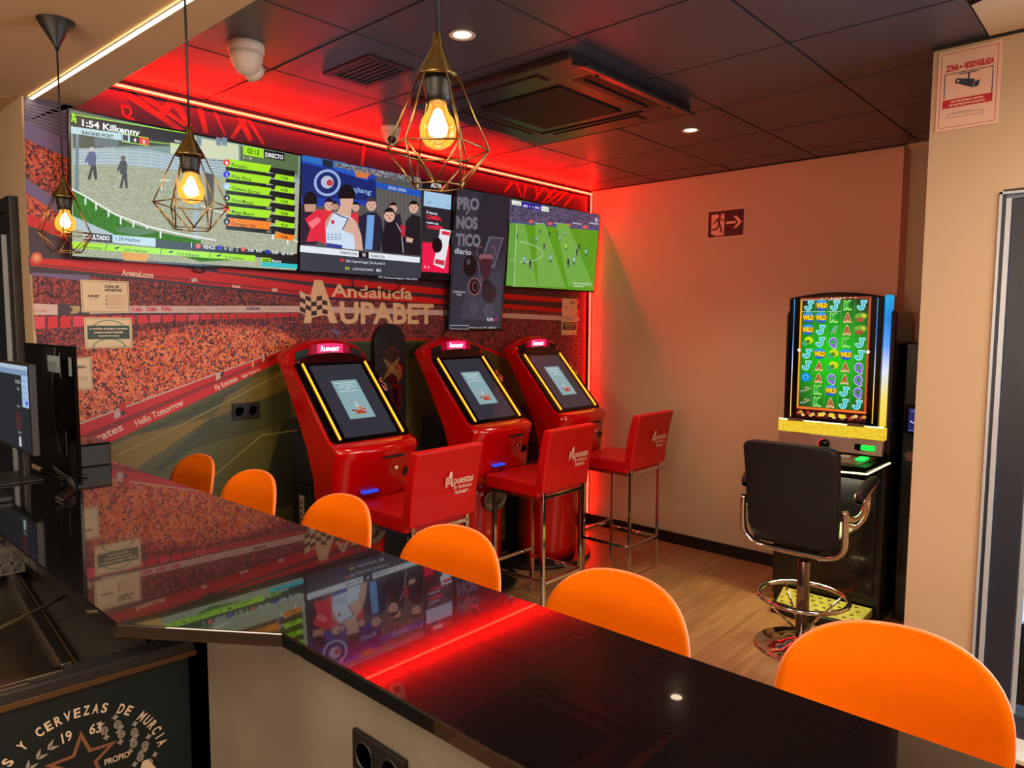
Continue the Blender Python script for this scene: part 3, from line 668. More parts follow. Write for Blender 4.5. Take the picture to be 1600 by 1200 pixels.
    F.pp(P((760, 440), (812, 448), (800, 520), (778, 640), (724, 618)), S_(228, 226, 232)); F.pp(P((768, 450), (808, 456), (806, 475), (766, 468)), S_(220, 40, 60)); F.pp(P((736, 590), (782, 600), (778, 625), (730, 612)), S_(200, 50, 70))
    F.pp(circ(*P((744, 522))[0], 8, 18, 12), BK); F.ptext('0  6', P((678, 636))[0], P((704, 638))[0], 4, WT)
    F.pp(P((664, 656), (800, 664), (798, 700), (662, 694)), BK)
make_tv(-2.79, -1.678, TZ[0], TZ[1]-.004, -.06, -.105, 'television showing basketball players and officials with a pink app advert column', paint_basket)

def paint_prono(F):
    BG = S_(44, 46, 58); G = S_(112, 106, 118); WT = S_(206, 206, 214); BK = S_(14, 12, 18); CU = S_(130, 84, 92); P = G3
    F.rect(0, 0, F.W, F.H, BG); F.pp(P((980, 260), (1108, 280), (1092, 560), (985, 640), (900, 520)), S_(34, 36, 46)); F.pp(P((900, 700), (1070, 640), (1060, 900), (860, 890)), S_(56, 58, 72))
    for t_, a_, b_, y_ in (('PRO', 846, 956, 340), ('NOS', 842, 948, 435), ('TICO', 838, 962, 522)):
        F.ptext(t_, P((a_, y_))[0], P((b_, y_+5))[0], 18, G, bold=.05)
    F.pline(P((890, 368), (903, 350)), .009, S_(130, 124, 136))
    F.ptext('diario', P((832, 562))[0], P((914, 572))[0], 9, S_(190, 188, 200), bold=.01)
    # phone, cup, balls
    F.pp(P((1005, 478), (1078, 484), (1030, 640), (965, 600)), S_(92, 92, 108)); F.pp(P((1012, 486), (1070, 491), (1026, 625), (974, 594)), S_(58, 56, 70))
    F.pp(P((955, 575), (1025, 575), (1012, 650), (1000, 700), (985, 700), (965, 650)), S_(60, 30, 40)); F.pp(P((958, 568), (1022, 568), (1022, 590), (958, 590)), CU)
    F.pline(P((965, 600), (942, 560), (950, 528), (972, 535)), .006, CU); F.pline(P((1016, 600), (1038, 560), (1032, 528), (1014, 536)), .006, CU); F.pline(P((950, 600), (960, 680), (980, 760)), .005, CU)
    F.pp(P((975, 700), (1012, 700), (1020, 740), (968, 740)), BK)
    F.pp(circ(*P((910, 625))[0], 10.5, 22, 17), BK); F.pp(circ(*P((902, 605))[0], 3, 12, 5), S_(70, 66, 76))
    F.pp(circ(*P((932, 728))[0], 10, 22, 14), CU); F.pp(circ(*P((932, 728))[0], 8.3, 22, 12), BK); F.pp(circ(*P((935, 728))[0], 5, 18, 8), S_(100, 60, 66)); F.pp(circ(*P((936, 728))[0], 3.4, 18, 6), BK)
    F.pp(circ(*P((1004, 760))[0], 11.5, 22, 16), S_(44, 32, 38)); F.pline(P((970, 755), (1000, 770), (1040, 750)), .003, BK); F.pline(P((1000, 712), (1012, 760), (998, 806)), .003, BK)
    F.pp(circ(*P((928, 830))[0], 8, 18, 12), S_(66, 66, 80)); F.pp(circ(*P((1002, 850))[0], 9, 18, 12), S_(70, 68, 82))
    F.ptext('CONSÚLTALO', P((822, 758))[0], P((886, 762))[0], 3, WT); F.ptext('AQUÍ', P((842, 772))[0], P((866, 775))[0], 3, WT)
    F.ptext('AUPA', P((992, 900))[0], P((1025, 902))[0], 5, WT, bold=.02); F.ptext('BET', P((1026, 902))[0], P((1046, 903))[0], 4.4, S_(170, 40, 60), bold=.02)
    F.pline(P((812, 922), (904, 924), (902, 942), (811, 940), (812, 922)), .0022, WT); F.ptext('www.apuestas.es | juega', P((908, 936))[0], P((968, 938))[0], 2.2, WT); F.ptext('+18  JUEGO', P((972, 938))[0], P((1040, 938))[0], 2.6, WT)
make_tv(-1.674, -1.150, 1.668, TZ[1]-.012, -.06, -.14, 'portrait dark screen reading PRONÓSTICO diario with a trophy and balls', paint_prono)

def paint_soccer(F):
    P = G3
    cr = vor('screen_crowd', [(0, (34, 34, 60)), (.3, (60, 60, 96)), (.6, (96, 84, 110)), (.9, (150, 140, 160))], 200, emit=1.0)
    g1 = S_(84, 150, 30); g2 = S_(110, 168, 70); WT = S_(225, 235, 225)
    F.rect(0, 0, F.W, F.H, g1); F.pp(P((1108, 288), (1562, 372), (1556, 450), (1106, 405)), cr)
    F.pp(P((1106, 398), (1556, 432), (1556, 450), (1106, 412)), S_(70, 78, 120)); 
    for x_ in (1216, 1310, 1402, 1486): F.pp(circ(*P((x_, 404+(x_-1216)*.1))[0], 4, 12, 2.6), S_(220, 90, 70)); F.pp(P((x_+20, 408), (x_+66, 414), (x_+66, 420), (x_+20, 414)), S_(170, 180, 200))
    for a, b, c, d in ((1144, 1185, 1240, 1160), (1235, 1285, 1380, 1290), (1340, 1400, 1520, 1440)):
        F.pp(P((a, 412), (b, 416), (c+8, 733), (d-40, 729)), g2)
    F.pp(P((1108, 410), (1142, 412), (1128, 722), (1090, 719)), S_(96, 158, 60))
    F.pline(P((1143, 414), (1130, 725)), .0035, WT)
    X, Y = P((1140, 552))[0]; F.pline([(X+44*math.cos(t)-2, Y+16*math.sin(t)+.1*44*math.cos(t)) for t in [math.radians(-80+10*k) for k in range(17)]], .003, WT)
    F.pline(P((1106, 598), (1130, 600)), .003, WT)
    for i, (x_, y_) in enumerate(((1145, 480), (1180, 598), (1210, 618), (1240, 495), (1280, 530), (1312, 590), (1306, 470), (1358, 490), (1345, 462), (1388, 530), (1400, 612), (1428, 600), (1444, 560), (1488, 560), (1258, 455), (1385, 465), (1455, 530))):
        c = (140, 190, 226) if i % 2 else (30, 34, 60)
        if (x_, y_) == (1388, 530): c = (210, 240, 40)
        s = .5+(y_-440)/260; X, Y = P((x_, y_))[0]
        F.pp([(X-1.3*s, Y-5*s), (X+1.5*s, Y-5*s), (X+1.2*s, Y+1*s), (X-1.2*s, Y+1*s)], S_(*c)); F.pp(circ(X, Y-6*s, 1.1*s, 8), S_(120, 90, 80)); F.pp([(X-1*s, Y+s), (X+1*s, Y+s), (X+1.8*s, Y+6*s), (X+.8*s, Y+6*s), (X, Y+2*s), (X-1*s, Y+6*s), (X-1.8*s, Y+6*s)], S_(60, 70, 90))
    F.pp(P((1118, 296), (1165, 305), (1165, 326), (1118, 318)), WT); F.ptext('71:40', P((1132, 318))[0], P((1158, 322))[0], 3, S_(40, 40, 60)); F.pp(P((1168, 305), (1265, 322), (1265, 350), (1168, 332)), S_(30, 24, 150)); F.pp(P((1265, 326), (1302, 332), (1302, 356), (1265, 350)), WT)
    F.ptext('MCI  1  1  BHA', P((1176, 330))[0], P((1258, 342))[0], 3.6, WT, bold=.02); F.ptext('71:36', P((1270, 346))[0], P((1296, 350))[0], 3, S_(40, 40, 60))
    F.ptext('PARTIDO EN DIRECTO', P((1424, 716))[0], P((1515, 721))[0], 2.6, WT); F.ptext('JORNADA', P((1428, 730))[0], P((1480, 733))[0], 2.6, WT)
    F.pp(circ(*P((1540, 396))[0], 1.8, 10, 4), S_(180, 180, 200))
make_tv(-1.118, -.020, 1.978, TZ[1]-.005, -.06, -.11, 'rightmost television showing a live football match on a green pitch', paint_soccer)

# ================================================================== notices and signs
def card(name, label, o, u, v, W_, H_, draw, cat='sign', m=None, group=None, thick=.003):
    u = Vector(u).normalized(); v = Vector(v).normalized(); n = u.cross(v)
    t = thing(name, label, cat, o, group=group)
    mb = MB(); vs = [u*a+v*b+n*c for a in (0, W_) for b in (0, H_) for c in (0, thick)]
    mb.add(vs, [(0, 1, 3, 2), (4, 6, 7, 5), (0, 4, 5, 1), (2, 3, 7, 6), (0, 2, 6, 4), (1, 5, 7, 3)], m or M_paper); mb.build('panel', t, .001, 1)
    F = Flat(Vector(o)+n*(thick+.0002), u, v, .00004); F.W = W_; F.H = H_; draw(F)
    p = F.build('print', t); p.matrix_parent_inverse = Matrix.Translation(-Vector(o))
    return t
IK = ink((36, 30, 30)); IR = ink((170, 30, 40)); IG = ink((40, 66, 44)); IGl = ink((120, 150, 100)); IP = ink((250, 226, 190))
def border(F, m, d=.006, w=.0016):
    a, b, c, e = d, d, F.W-d, F.H-d
    k = F.k+1
    for p, q in (((a, b), (c, b)), ((c, b), (c, e)), ((c, e), (a, e)), ((a, e), (a, b))): F.line(p, q, w, m, k)
def d_zone(F):
    border(F, IK); F.text('ZONA DE', F.W*.48, F.H*.78, .0115, IK, w=.062, bold=.05); F.text('APUESTAS', F.W*.48, F.H*.67, .0115, IK, w=.074, bold=.05)
    F.text('AUPABET', F.W*.13, F.H*.47, .011, IK, w=.05, bold=.04); F.text('apuestas deportivas', F.W*.16, F.H*.40, .003, IK, w=.034)
    for i in range(3):
        y = F.H*(.48-.12*i); F.poly(circ(F.W*.51, y+.004, .0035, 10), IK); k = F.k+1
        for p, q in (((F.W*.50, y-.002), (F.W*.90, y-.002)), ((F.W*.90, y-.002), (F.W*.90, y+.010)), ((F.W*.90, y+.010), (F.W*.50, y+.010))): F.line(p, q, .0009, IR, k)
        F.text('prohibida a menores', F.W*.56, y+.002, .004, IR, w=.055)
    F.text('www.juegoresponsable.es', F.W*.5, F.H*.16, .003, IK, w=.08)
def d_green(F, n=3):
    border(F, IK)
    for s, cy in ((1, F.H*.62), (-1, F.H*.02)):
        k = F.k+1
        for i in range(12):
            a, b = PI*i/12, PI*(i+1)/12; R1, R2 = .072, .064
            F.poly([(F.W/2+R1*math.cos(a), cy+.6*R1*math.sin(a)), (F.W/2+R1*math.cos(b), cy+.6*R1*math.sin(b)), (F.W/2+R2*math.cos(b), cy+.6*R2*math.sin(b)), (F.W/2+R2*math.cos(a), cy+.6*R2*math.sin(a))], IGl, k)
    F.rect(F.W*.06, F.H*.30, F.W*.94, F.H*.74, IG)
    F.text('La práctica de juegos y apuestas', F.W/2, F.H*.62, .0075, IP, w=F.W*.80, bold=.04, align='c'); F.text('puede producir ludopatía', F.W/2, F.H*.50, .0075, IP, w=F.W*.60, bold=.04, align='c')
    F.text('(dependencia al juego)', F.W/2, F.H*.39, .0065, IP, w=F.W*.44, bold=.03, align='c')
def d_access(F):
    border(F, IK); F.text('ACCESO', F.W*.93-.06*1.45, F.H*.68, .0105, IK, w=.075, bold=.05); F.text('AUPABET', F.W*.1, F.H*.5, .009, IK, w=.05, bold=.04)
    k = F.k+1
    for p, q in (((F.W*.5, .05), (F.W*.86, .05)), ((F.W*.86, .05), (F.W*.86, .064)), ((F.W*.86, .064), (F.W*.5, .064)), ((F.W*.5, .064), (F.W*.5, .05))): F.line(p, q, .001, IK, k)
    F.text('solo mayores de 18', F.W*.52, .054, .004, IK, w=.06)
YW = -.006
card('betting_zone_notice', 'cream card reading ZONA DE APUESTAS, topmost of three cards on the mural', (-3.853, YW, 1.757), (1, 0, 0), (0, 0, 1), .203, .147, d_zone)
card('warning_notice', 'cream card with green box warning about gambling, left side of the mural', (-3.846, YW, 1.594), (1, 0, 0), (0, 0, 1), .203, .141, d_green)
card('access_notice', 'cream card ending in CESO, half hidden behind the black screen', (-3.995, YW, 1.405), (1, 0, 0), (0, 0, 1), .174, .150, d_access)
def d_small(F):
    border(F, IK, .005, .0012); F.text('ZONA DE', F.W*.52, F.H*.80, .010, IK, w=.06, bold=.05); F.text('APUESTAS', F.W*.52, F.H*.69, .010, IK, w=.07, bold=.05); F.text('AUPABET', F.W*.12, F.H*.45, .009, IK, w=.05, bold=.03)
    for i in range(3): F.text('prohibida a menores', F.W*.55, F.H*(.5-.1*i), .005, IK, w=.07)
card('betting_zone_notice', 'small cream card right of the televisions near the red light, upper of two', (-.386, YW, 1.778), (1, 0, 0), (0, 0, 1), .204, .145, d_small)
card('warning_notice', 'small cream card with dark box above the third terminal, lower of two', (-.390, YW, 1.626), (1, 0, 0), (0, 0, 1), .204, .140, d_green)
# fire exit sign on the right wall (x = 0): u runs to the viewer's right = -y
def d_exit(F):
    W2 = ink((236, 190, 170)); B2 = ink((28, 14, 20)); RR = ink((210, 30, 40))
    F.rect(.007, .007, F.W-.007, F.H-.007, B2); F.rect(.034, .016, .135, F.H-.03, W2)
    # running man
    F.poly(circ(.098, .160, .011, 14), B2)
    F.poly([(.078, .143), (.098, .146), (.106, .100), (.088, .090)], B2); F.poly([(.082, .143), (.060, .126), (.046, .100), (.054, .097), (.068, .118), (.086, .128)], B2)
    F.poly([(.098, .143), (.110, .124), (.128, .118), (.130, .126), (.116, .134), (.104, .150)], B2)
    F.poly([(.092, .094), (.106, .098), (.118, .064), (.120, .034), (.108, .034), (.104, .060)], B2); F.poly([(.088, .096), (.100, .092), (.080, .058), (.030, .056), (.030, .066), (.070, .068)], B2)
    F.poly([(.034, .016), (.068, .016), (.040, .030), (.034, .03)], B2)
    # arrow
    F.poly([(.150, .094), (.222, .094), (.222, .112), (.150, .112)], W2); F.poly([(.270, .103), (.228, .060), (.204, .060), (.240, .103), (.204, .146), (.228, .146)], W2)
    k = F.k+1
    for p, q in (((.0, .132), (.05, .140)), ((.098, .152), (.14, .105)), ((.14, .105), (.205, .055)), ((.205, .055), (.25, .103)), ((.25, .103), (.29, .108))): F.line(p, q, .0022, RR, k)
card('exit_sign', 'fire exit sign with running man and arrow on the right wall', (-.002, -1.062, 2.348), (0, -1, 0), (0, 0, 1), .289, .200, d_exit, m=mat('sign_white', (240, 200, 180), .5))
def d_cctv(F):
    RD = ink((196, 26, 54)); BD = ink((44, 48, 72)); border(F, RD, .012, .002)
    F.text('ZONA', .028, .228, .022, RD, w=.044, bold=.06); F.text('VIDEOVIGILADA', .088, .228, .022, RD, w=.100, bold=.06); F.poly(circ(.079, .238, .006, 12, .005), RD)
    k = F.k+1
    for p, q in (((.026, .125), (.026, .217)), ((.026, .217), (.186, .217)), ((.186, .217), (.186, .1)), ): F.line(p, q, .003, BD, k)
    F.rect(.022, .086, .189, .118, RD); F.text('LEY ORGÁNICA 15/1999,', .105, .105, .007, IP, w=.11, align='c', bold=.04); F.text('DE PROTECCIÓN DE DATOS', .105, .092, .007, IP, w=.12, align='c', bold=.04)
    F.poly([(.060, .180), (.066, .196), (.128, .182), (.122, .150)], BD); F.poly([(.124, .150), (.140, .152), (.146, .176), (.128, .172)], BD); F.poly([(.104, .17), (.110, .17), (.110, .212), (.104, .212)], BD); F.rect(.072, .208, .140, .212, BD); F.poly(circ(.072, .185, .004, 10), IP)
    k = F.k+1
    for p, q in (((.040, .048), (.160, .048)), ((.160, .048), (.160, .060)), ((.160, .060), (.040, .060)), ((.040, .060), (.040, .048))): F.line(p, q, .0012, BD, k)
    F.text('puede ejercer sus derechos ante:', .055, .064, .004, BD, w=.07)
card('camera_notice', 'white and red ZONA VIDEOVIGILADA notice near the top of the pillar', (-1.6225, -2.880, 2.487), (0, -1, 0), (0, 0, 1), .212, .308, d_cctv, m=mat('sign_white', (240, 200, 180)))
# ================================================================== light strips
M_prof = mat('strip_profile', (70, 60, 56), .4, .6)
t = thing('led_strip', 'horizontal red LED strip along the top of the stadium mural', 'light strip', (-3.8, 0, 2.79), group=None)
MB().tube([(.0, -.020, .0), (3.785, -.020, .0)], .0065, M_redled, 8).build('led_tube', t)
MB().box(0, 3.785, -.013, -.005, -.012, .012, M_prof).build('profile', t)
t = thing('led_strip', 'vertical red LED strip in the corner beside the right wall', 'light strip', (-.022, -.020, .10))
MB().tube([(0, 0, 0), (0, 0, 2.69)], .0065, M_redled2, 8).build('led_tube', t)
MB().box(-.011, .011, .006, .015, 0, 2.69, M_prof).box(.009, .012, -.006, .006, 0, 2.69, M_prof).build('profile', t)  # side lip added to keep the strip's light off the right wall
t = thing('led_strip', 'warm white LED strip recessed across the cream soffit', 'light strip', (-4.009, -.012, 2.656))
mb = MB(); mb.bar((0, 0, -.002), (.165, -6.0, -.002), .012, .006, M_warmled); mb.build('diffuser', t)
mb = MB(); mb.bar((-.010, 0, -.002), (.155, -6.0, -.002), .004, .005, M_white); mb.bar((.010, 0, -.002), (.175, -6.0, -.002), .004, .005, M_white); mb.build('profile', t)

# ================================================================== ceiling fittings
M_dl = mat('downlight_lamp', (255, 240, 220), .5, emit=(1, .82, .55), es=7)
def downlight(x, y, label, group='recessed downlights'):
    t = thing('downlight', label, 'ceiling light', (x, y, H), group=group)
    MB().lathe([(.048, .0), (.052, -.004), (.050, -.006), (.036, -.003), (.034, .0)], M_white, n=28).build('trim_ring', t)
    MB().lathe([(.0, .002), (.034, .002), (.034, -.0015), (.0, -.0025)], M_dl, n=24).build('lamp', t)
    l = bpy.data.lights.new('downlight_spot', 'SPOT'); l.energy = 45; l.color = (1, .78, .5); l.spot_size = math.radians(110); l.spot_blend = .8; l.shadow_soft_size = .03
    o = bpy.data.objects.new('downlight_spot', l); COL.objects.link(o); o.location = (x, y, H-.02)
downlight(-2.967, -1.549, 'recessed round downlight in the ceiling left of the air conditioner')
downlight(-1.167, -1.543, 'recessed round downlight in the ceiling right of the air conditioner')

def dome_camera(x, y, lens_dir, label, s=1.0):
    t = thing('security_camera', label, 'camera', (x, y, H+.004))
    MB().lathe([(0, 0), (.056*s, 0), (.057*s, -.012*s), (.055*s, -.028*s), (.050*s, -.030*s)], M_white, n=32).build('base', t)
    MB().lathe([(.052*s, -.028*s), (.051*s, -.045*s), (.044*s, -.068*s), (.030*s, -.088*s), (.012*s, -.098*s), (0, -.100*s)], M_white, n=32).build('eyeball', t)
    d = Vector(lens_dir).normalized(); q = Vector((0, 0, 1)).rotation_difference(d).to_matrix().to_4x4(); c = Vector((0, 0, -.058*s))
    mb = MB()
    mb.lathe([(.0, .030*s), (.030*s, .030*s), (.034*s, .036*s), (.033*s, .050*s), (.026*s, .052*s), (.024*s, .045*s), (0, .045*s)], M_white, n=24)
    mb.v = [tuple(q @ Vector(p)+c) for p in mb.v]; mb.build('lens_hood', t)
    mb = MB(); mb.lathe([(0, .040*s), (.023*s, .040*s), (.020*s, .051*s), (.008*s, .056*s), (0, .057*s)], M_gloss, n=20); mb.v = [tuple(q @ Vector(p)+c) for p in mb.v]; mb.build('lens', t)
    return t
dome_camera(-3.47, -.83, (.8, .35, -.45), 'white turret security camera near the soffit edge, seen from behind', 1.25)
dome_camera(-2.33, -.30, (-.45, -.75, -.5), 'small white dome camera behind the nearest pendant lamp')

# air conditioner cassette
t = thing('air_conditioner', 'black ceiling cassette air conditioner with one flap hanging open', 'air conditioner', (-2.07, -1.26, H))
A = MB(); M_ac = mat('black_ac_casing', (38, 34, 37), .35); Wd = .50
A.box(-Wd, -.33, -Wd, Wd, -.032, .0, M_ac).box(.33, Wd, -Wd, Wd, -.032, .0, M_ac).box(-.33, .33, -Wd, -.33, -.032, 0, M_ac).box(-.33, .33, .33, Wd, -.032, 0, M_ac)
A.build('casing', t, .006)
MB().box(-.33, .33, -.33, .33, -.026, -.004, M_ac).build('inner_frame', t, .004)
M_gr = mat('dark_grille', (10, 9, 10), .6)
g_ = MB(); g_.box(-.25, .25, -.25, .25, -.034, -.026, M_gr)
for i in range(24): g_.box(-.245, .245, -.243+i*.0205, -.236+i*.0205, -.0355, -.034, M_gr)
g_.build('intake_grille', t, .001, 1)
for a in range(3):
    R = Matrix.Rotation([PI/2, PI, -PI/2][a], 4, 'Z')
    MB().box(-.27, .27, -.435, -.36, -.0385, -.0325, M_ac, R).build('louvre', t, .002)
    MB().box(-.285, .285, -.447, -.350, -.0335, -.0318, M_grid, R).build('air_slot', t)
MB().box(-.285, .285, -.447, -.350, -.0335, -.0318, M_grid).build('air_slot', t)
MB().box(-.26, .26, -.40, -.392, -.0425, -.0335, M_dark).build('slot_vane', t, .001)
MB().box(-.45, .455, -.045, .045, -.007, .007, M_dark).build('open_flap', t, .005, loc=(.0, -.512, -.046), rot=(math.radians(20), 0, 0))
for sx in (-1, 1): MB().bar((sx*.3, -.475, -.03), (sx*.3, -.50, -.055), .012, .006, M_black).build('flap_hinge', t)
# small ceiling vent
t = thing('ceiling_vent', 'small black slatted vent in a ceiling tile', 'vent', (-2.965, -.95, H))
mb = MB(); mb.box(-.12, .12, -.17, -.135, -.006, .002, M_black).box(-.12, .12, .135, .17, -.006, .002, M_black).box(-.12, -.09, -.135, .135, -.006, .002, M_black).box(.09, .12, -.135, .135, -.006, .002, M_black); mb.build('frame', t, .001, 1)
for i in range(6): MB().box(-.09+.006+i*.03, -.09+.02+i*.03, -.135, .135, -.005, .001, M_dark).build('slat', t)

# ================================================================== pendant lamps
def make_pendant(label):
    """origin at the bulb centre; soffit is 0.615 above"""
    t = thing('pendant_lamp', label, 'pendant lamp', (0, 0, 0), group='wire cage pendant lamps over the bar')
    top = 2.66-2.04
    MB().lathe([(.0, top), (.052, top), (.054, top-.006), (.008, top-.082), (.006, top-.092), (.0, top-.092)], M_black, n=32).build('canopy', t)
    MB().tube([(0, 0, top-.08), (.001, .001, .35), (0, 0, .135)], .0028, M_black, 8).build('cord', t)
    mc = mat('brushed_bronze', (112, 96, 62), .32, 1)
    MB().lathe([(.0, .140), (.0065, .138), (.009, .122), (.011, .112), (.033, .072), (.0335, .069), (.0325, .068), (.0, .072)], mc, n=32).build('cap', t)
    MB().lathe([(.022, .070), (.0235, .060), (.020, .040), (.0195, .030), (.0, .030)], M_black, n=28).build('socket', t)
    b = MB().lathe([(.0135, .034), (.014, .025), (.018, .014), (.0265, .002), (.0300, -.012), (.0285, -.026), (.0205, -.037), (.010, -.0425), (.0, -.0435)], M_bulb, n=32).build('bulb', t)
    f = MB(); f.lathe([(0, .022), (.006, .018), (.012, .004), (.0165, -.010), (.013, -.022), (.0, -.028)], M_fil, n=16); f.build('filament', b)
    wr, wn = .0016, 6; a0 = math.radians(12)
    up = [(.033*math.cos(a0+PI/3*k), .033*math.sin(a0+PI/3*k), .069) for k in range(6)]
    mid = [(.083*math.cos(a0+PI/3*k), .083*math.sin(a0+PI/3*k), -.045) for k in range(6)]
    lo = [(.043*math.cos(a0+PI/6+PI/3*k), .043*math.sin(a0+PI/6+PI/3*k), -.103) for k in range(6)]
    c = MB(); c.tube(up, wr, M_gold, wn, True); c.tube(mid, wr, M_gold, wn, True); c.tube(lo, wr, M_gold, wn, True)
    for k in range(6):
        c.tube([up[k], mid[k]], wr, M_gold, wn); c.tube([mid[k], lo[k]], wr, M_gold, wn); c.tube([mid[(k+1) % 6], lo[k]], wr, M_gold, wn)
    c.build('wire_cage', t)
    return t
PL = [(-4.145, -2.722, 2.040, 'nearest and largest pendant lamp with wire cage and lit bulb'), (-4.166, -1.862, 2.042, 'middle wire cage pendant lamp in front of the greyhound television'), (-4.178, -.965, 2.044, 'farthest wire cage pendant lamp with conical canopy, at the left')]
p0 = make_pendant(PL[0][3])
for i, (x, y, z, lb) in enumerate(PL):
    o = p0 if i == 0 else dup(p0, (0, 0, 0), lb, rz=.5*i)
    o.location = (x, y, z)
    l = bpy.data.lights.new('bulb_light', 'POINT'); l.energy = 9; l.color = (1, .62, .26); l.shadow_soft_size = .016
    q = bpy.data.objects.new('bulb_light', l); COL.objects.link(q); q.location = (x, y, z-.01)

# ================================================================== the bar
far = [(-3.885, -.004), (-3.84, -2.6), (-3.835, -5.2)]
near = [(-4.27, -5.2), (-4.272, -2.425), (-4.466, -2.155), (-4.466, -.55), (-4.9, -.55), (-4.9, .9), (-4.06, .9), (-4.06, -.004)]
top = MB(); top.prism(far+near, M_granite, lambda a, b: (a, b, CT), lambda a, b: (a, b, CT-.028))
o = top.build('bar_worktop', bevel=.003, seg=2); tag(o, 'long polished black granite bar top with an angled step', 'worktop')
M_conc = mat('beige_stone_panel', (112, 104, 92), .6, noise=(5, .22), bump=(30, .12))
t = thing('bar_cabinet', 'beige stone textured bar body below the black bar top', 'bar', (0, 0, 0))
mb = MB(); mb.prism([(-4.20, -5.2), (-4.20, -2.30), (-4.215, -1.98), (-4.19, -1.93), (-4.02, -1.93), (-4.0, -5.2)], M_conc, lambda a, b: (a, b, CT-.029), lambda a, b: (a, b, .0)); mb.build('panel', t, .004)
mb = MB(); mb.box(-4.02, -3.99, -1.88, -.02, 0, CT-.03, M_black); mb.build('rear_support', t)
mb = MB(); mb.box(-3.999, -3.985, -5.2, -1.89, 0, CT-.03, M_dark); mb.build('customer_side_cladding', t)
# double socket on the panel
def socket_plate(name, label, o, u, v, W_, H_, n=2, parent=None):
    u = Vector(u); v = Vector(v); nn = u.cross(v)
    t = thing(name, label, 'socket', o)
    Mx = Matrix((( *[u[0], v[0], nn[0]], 0), (u[1], v[1], nn[1], 0), (u[2], v[2], nn[2], 0), (0, 0, 0, 1)))
    MB().box(0, W_, 0, H_, 0, .009, M_black, Mx).build('faceplate', t, .003)
    for i in range(n):
        cx = W_*(i+.5)/n; cy = H_/2; R_ = min(W_/n, H_)*.31
        m = MB().lathe([(R_*1.25, .009), (R_*1.22, .0115), (R_, .0115), (R_*.95, .004), (0, .004)], M_black, c=(cx, cy, 0), n=28); m.v = [tuple(Mx @ Vector(p)) for p in m.v]; s = m.build('socket_well', t)
        m = MB()
        for sx in (-.35, .35): m.lathe([(.0027, .0065), (0, .0065)], M_chrome if sx > 0 else M_grid, c=(cx+sx*R_, cy, 0), n=10)
        m.v = [tuple(Mx @ Vector(p)) for p in m.v]; m.build('pin_hole', s)
    return t
socket_plate('wall_socket', 'black double socket below the bar top on the beige panel', (-4.2015, -2.553, .900), (0, -1, 0), (0, 0, 1), .150, .077)
socket_plate('wall_socket', 'black double socket on the green pitch of the mural', (-3.166, -.004, 1.200), (1, 0, 0), (0, 0, 1), .154, .090)

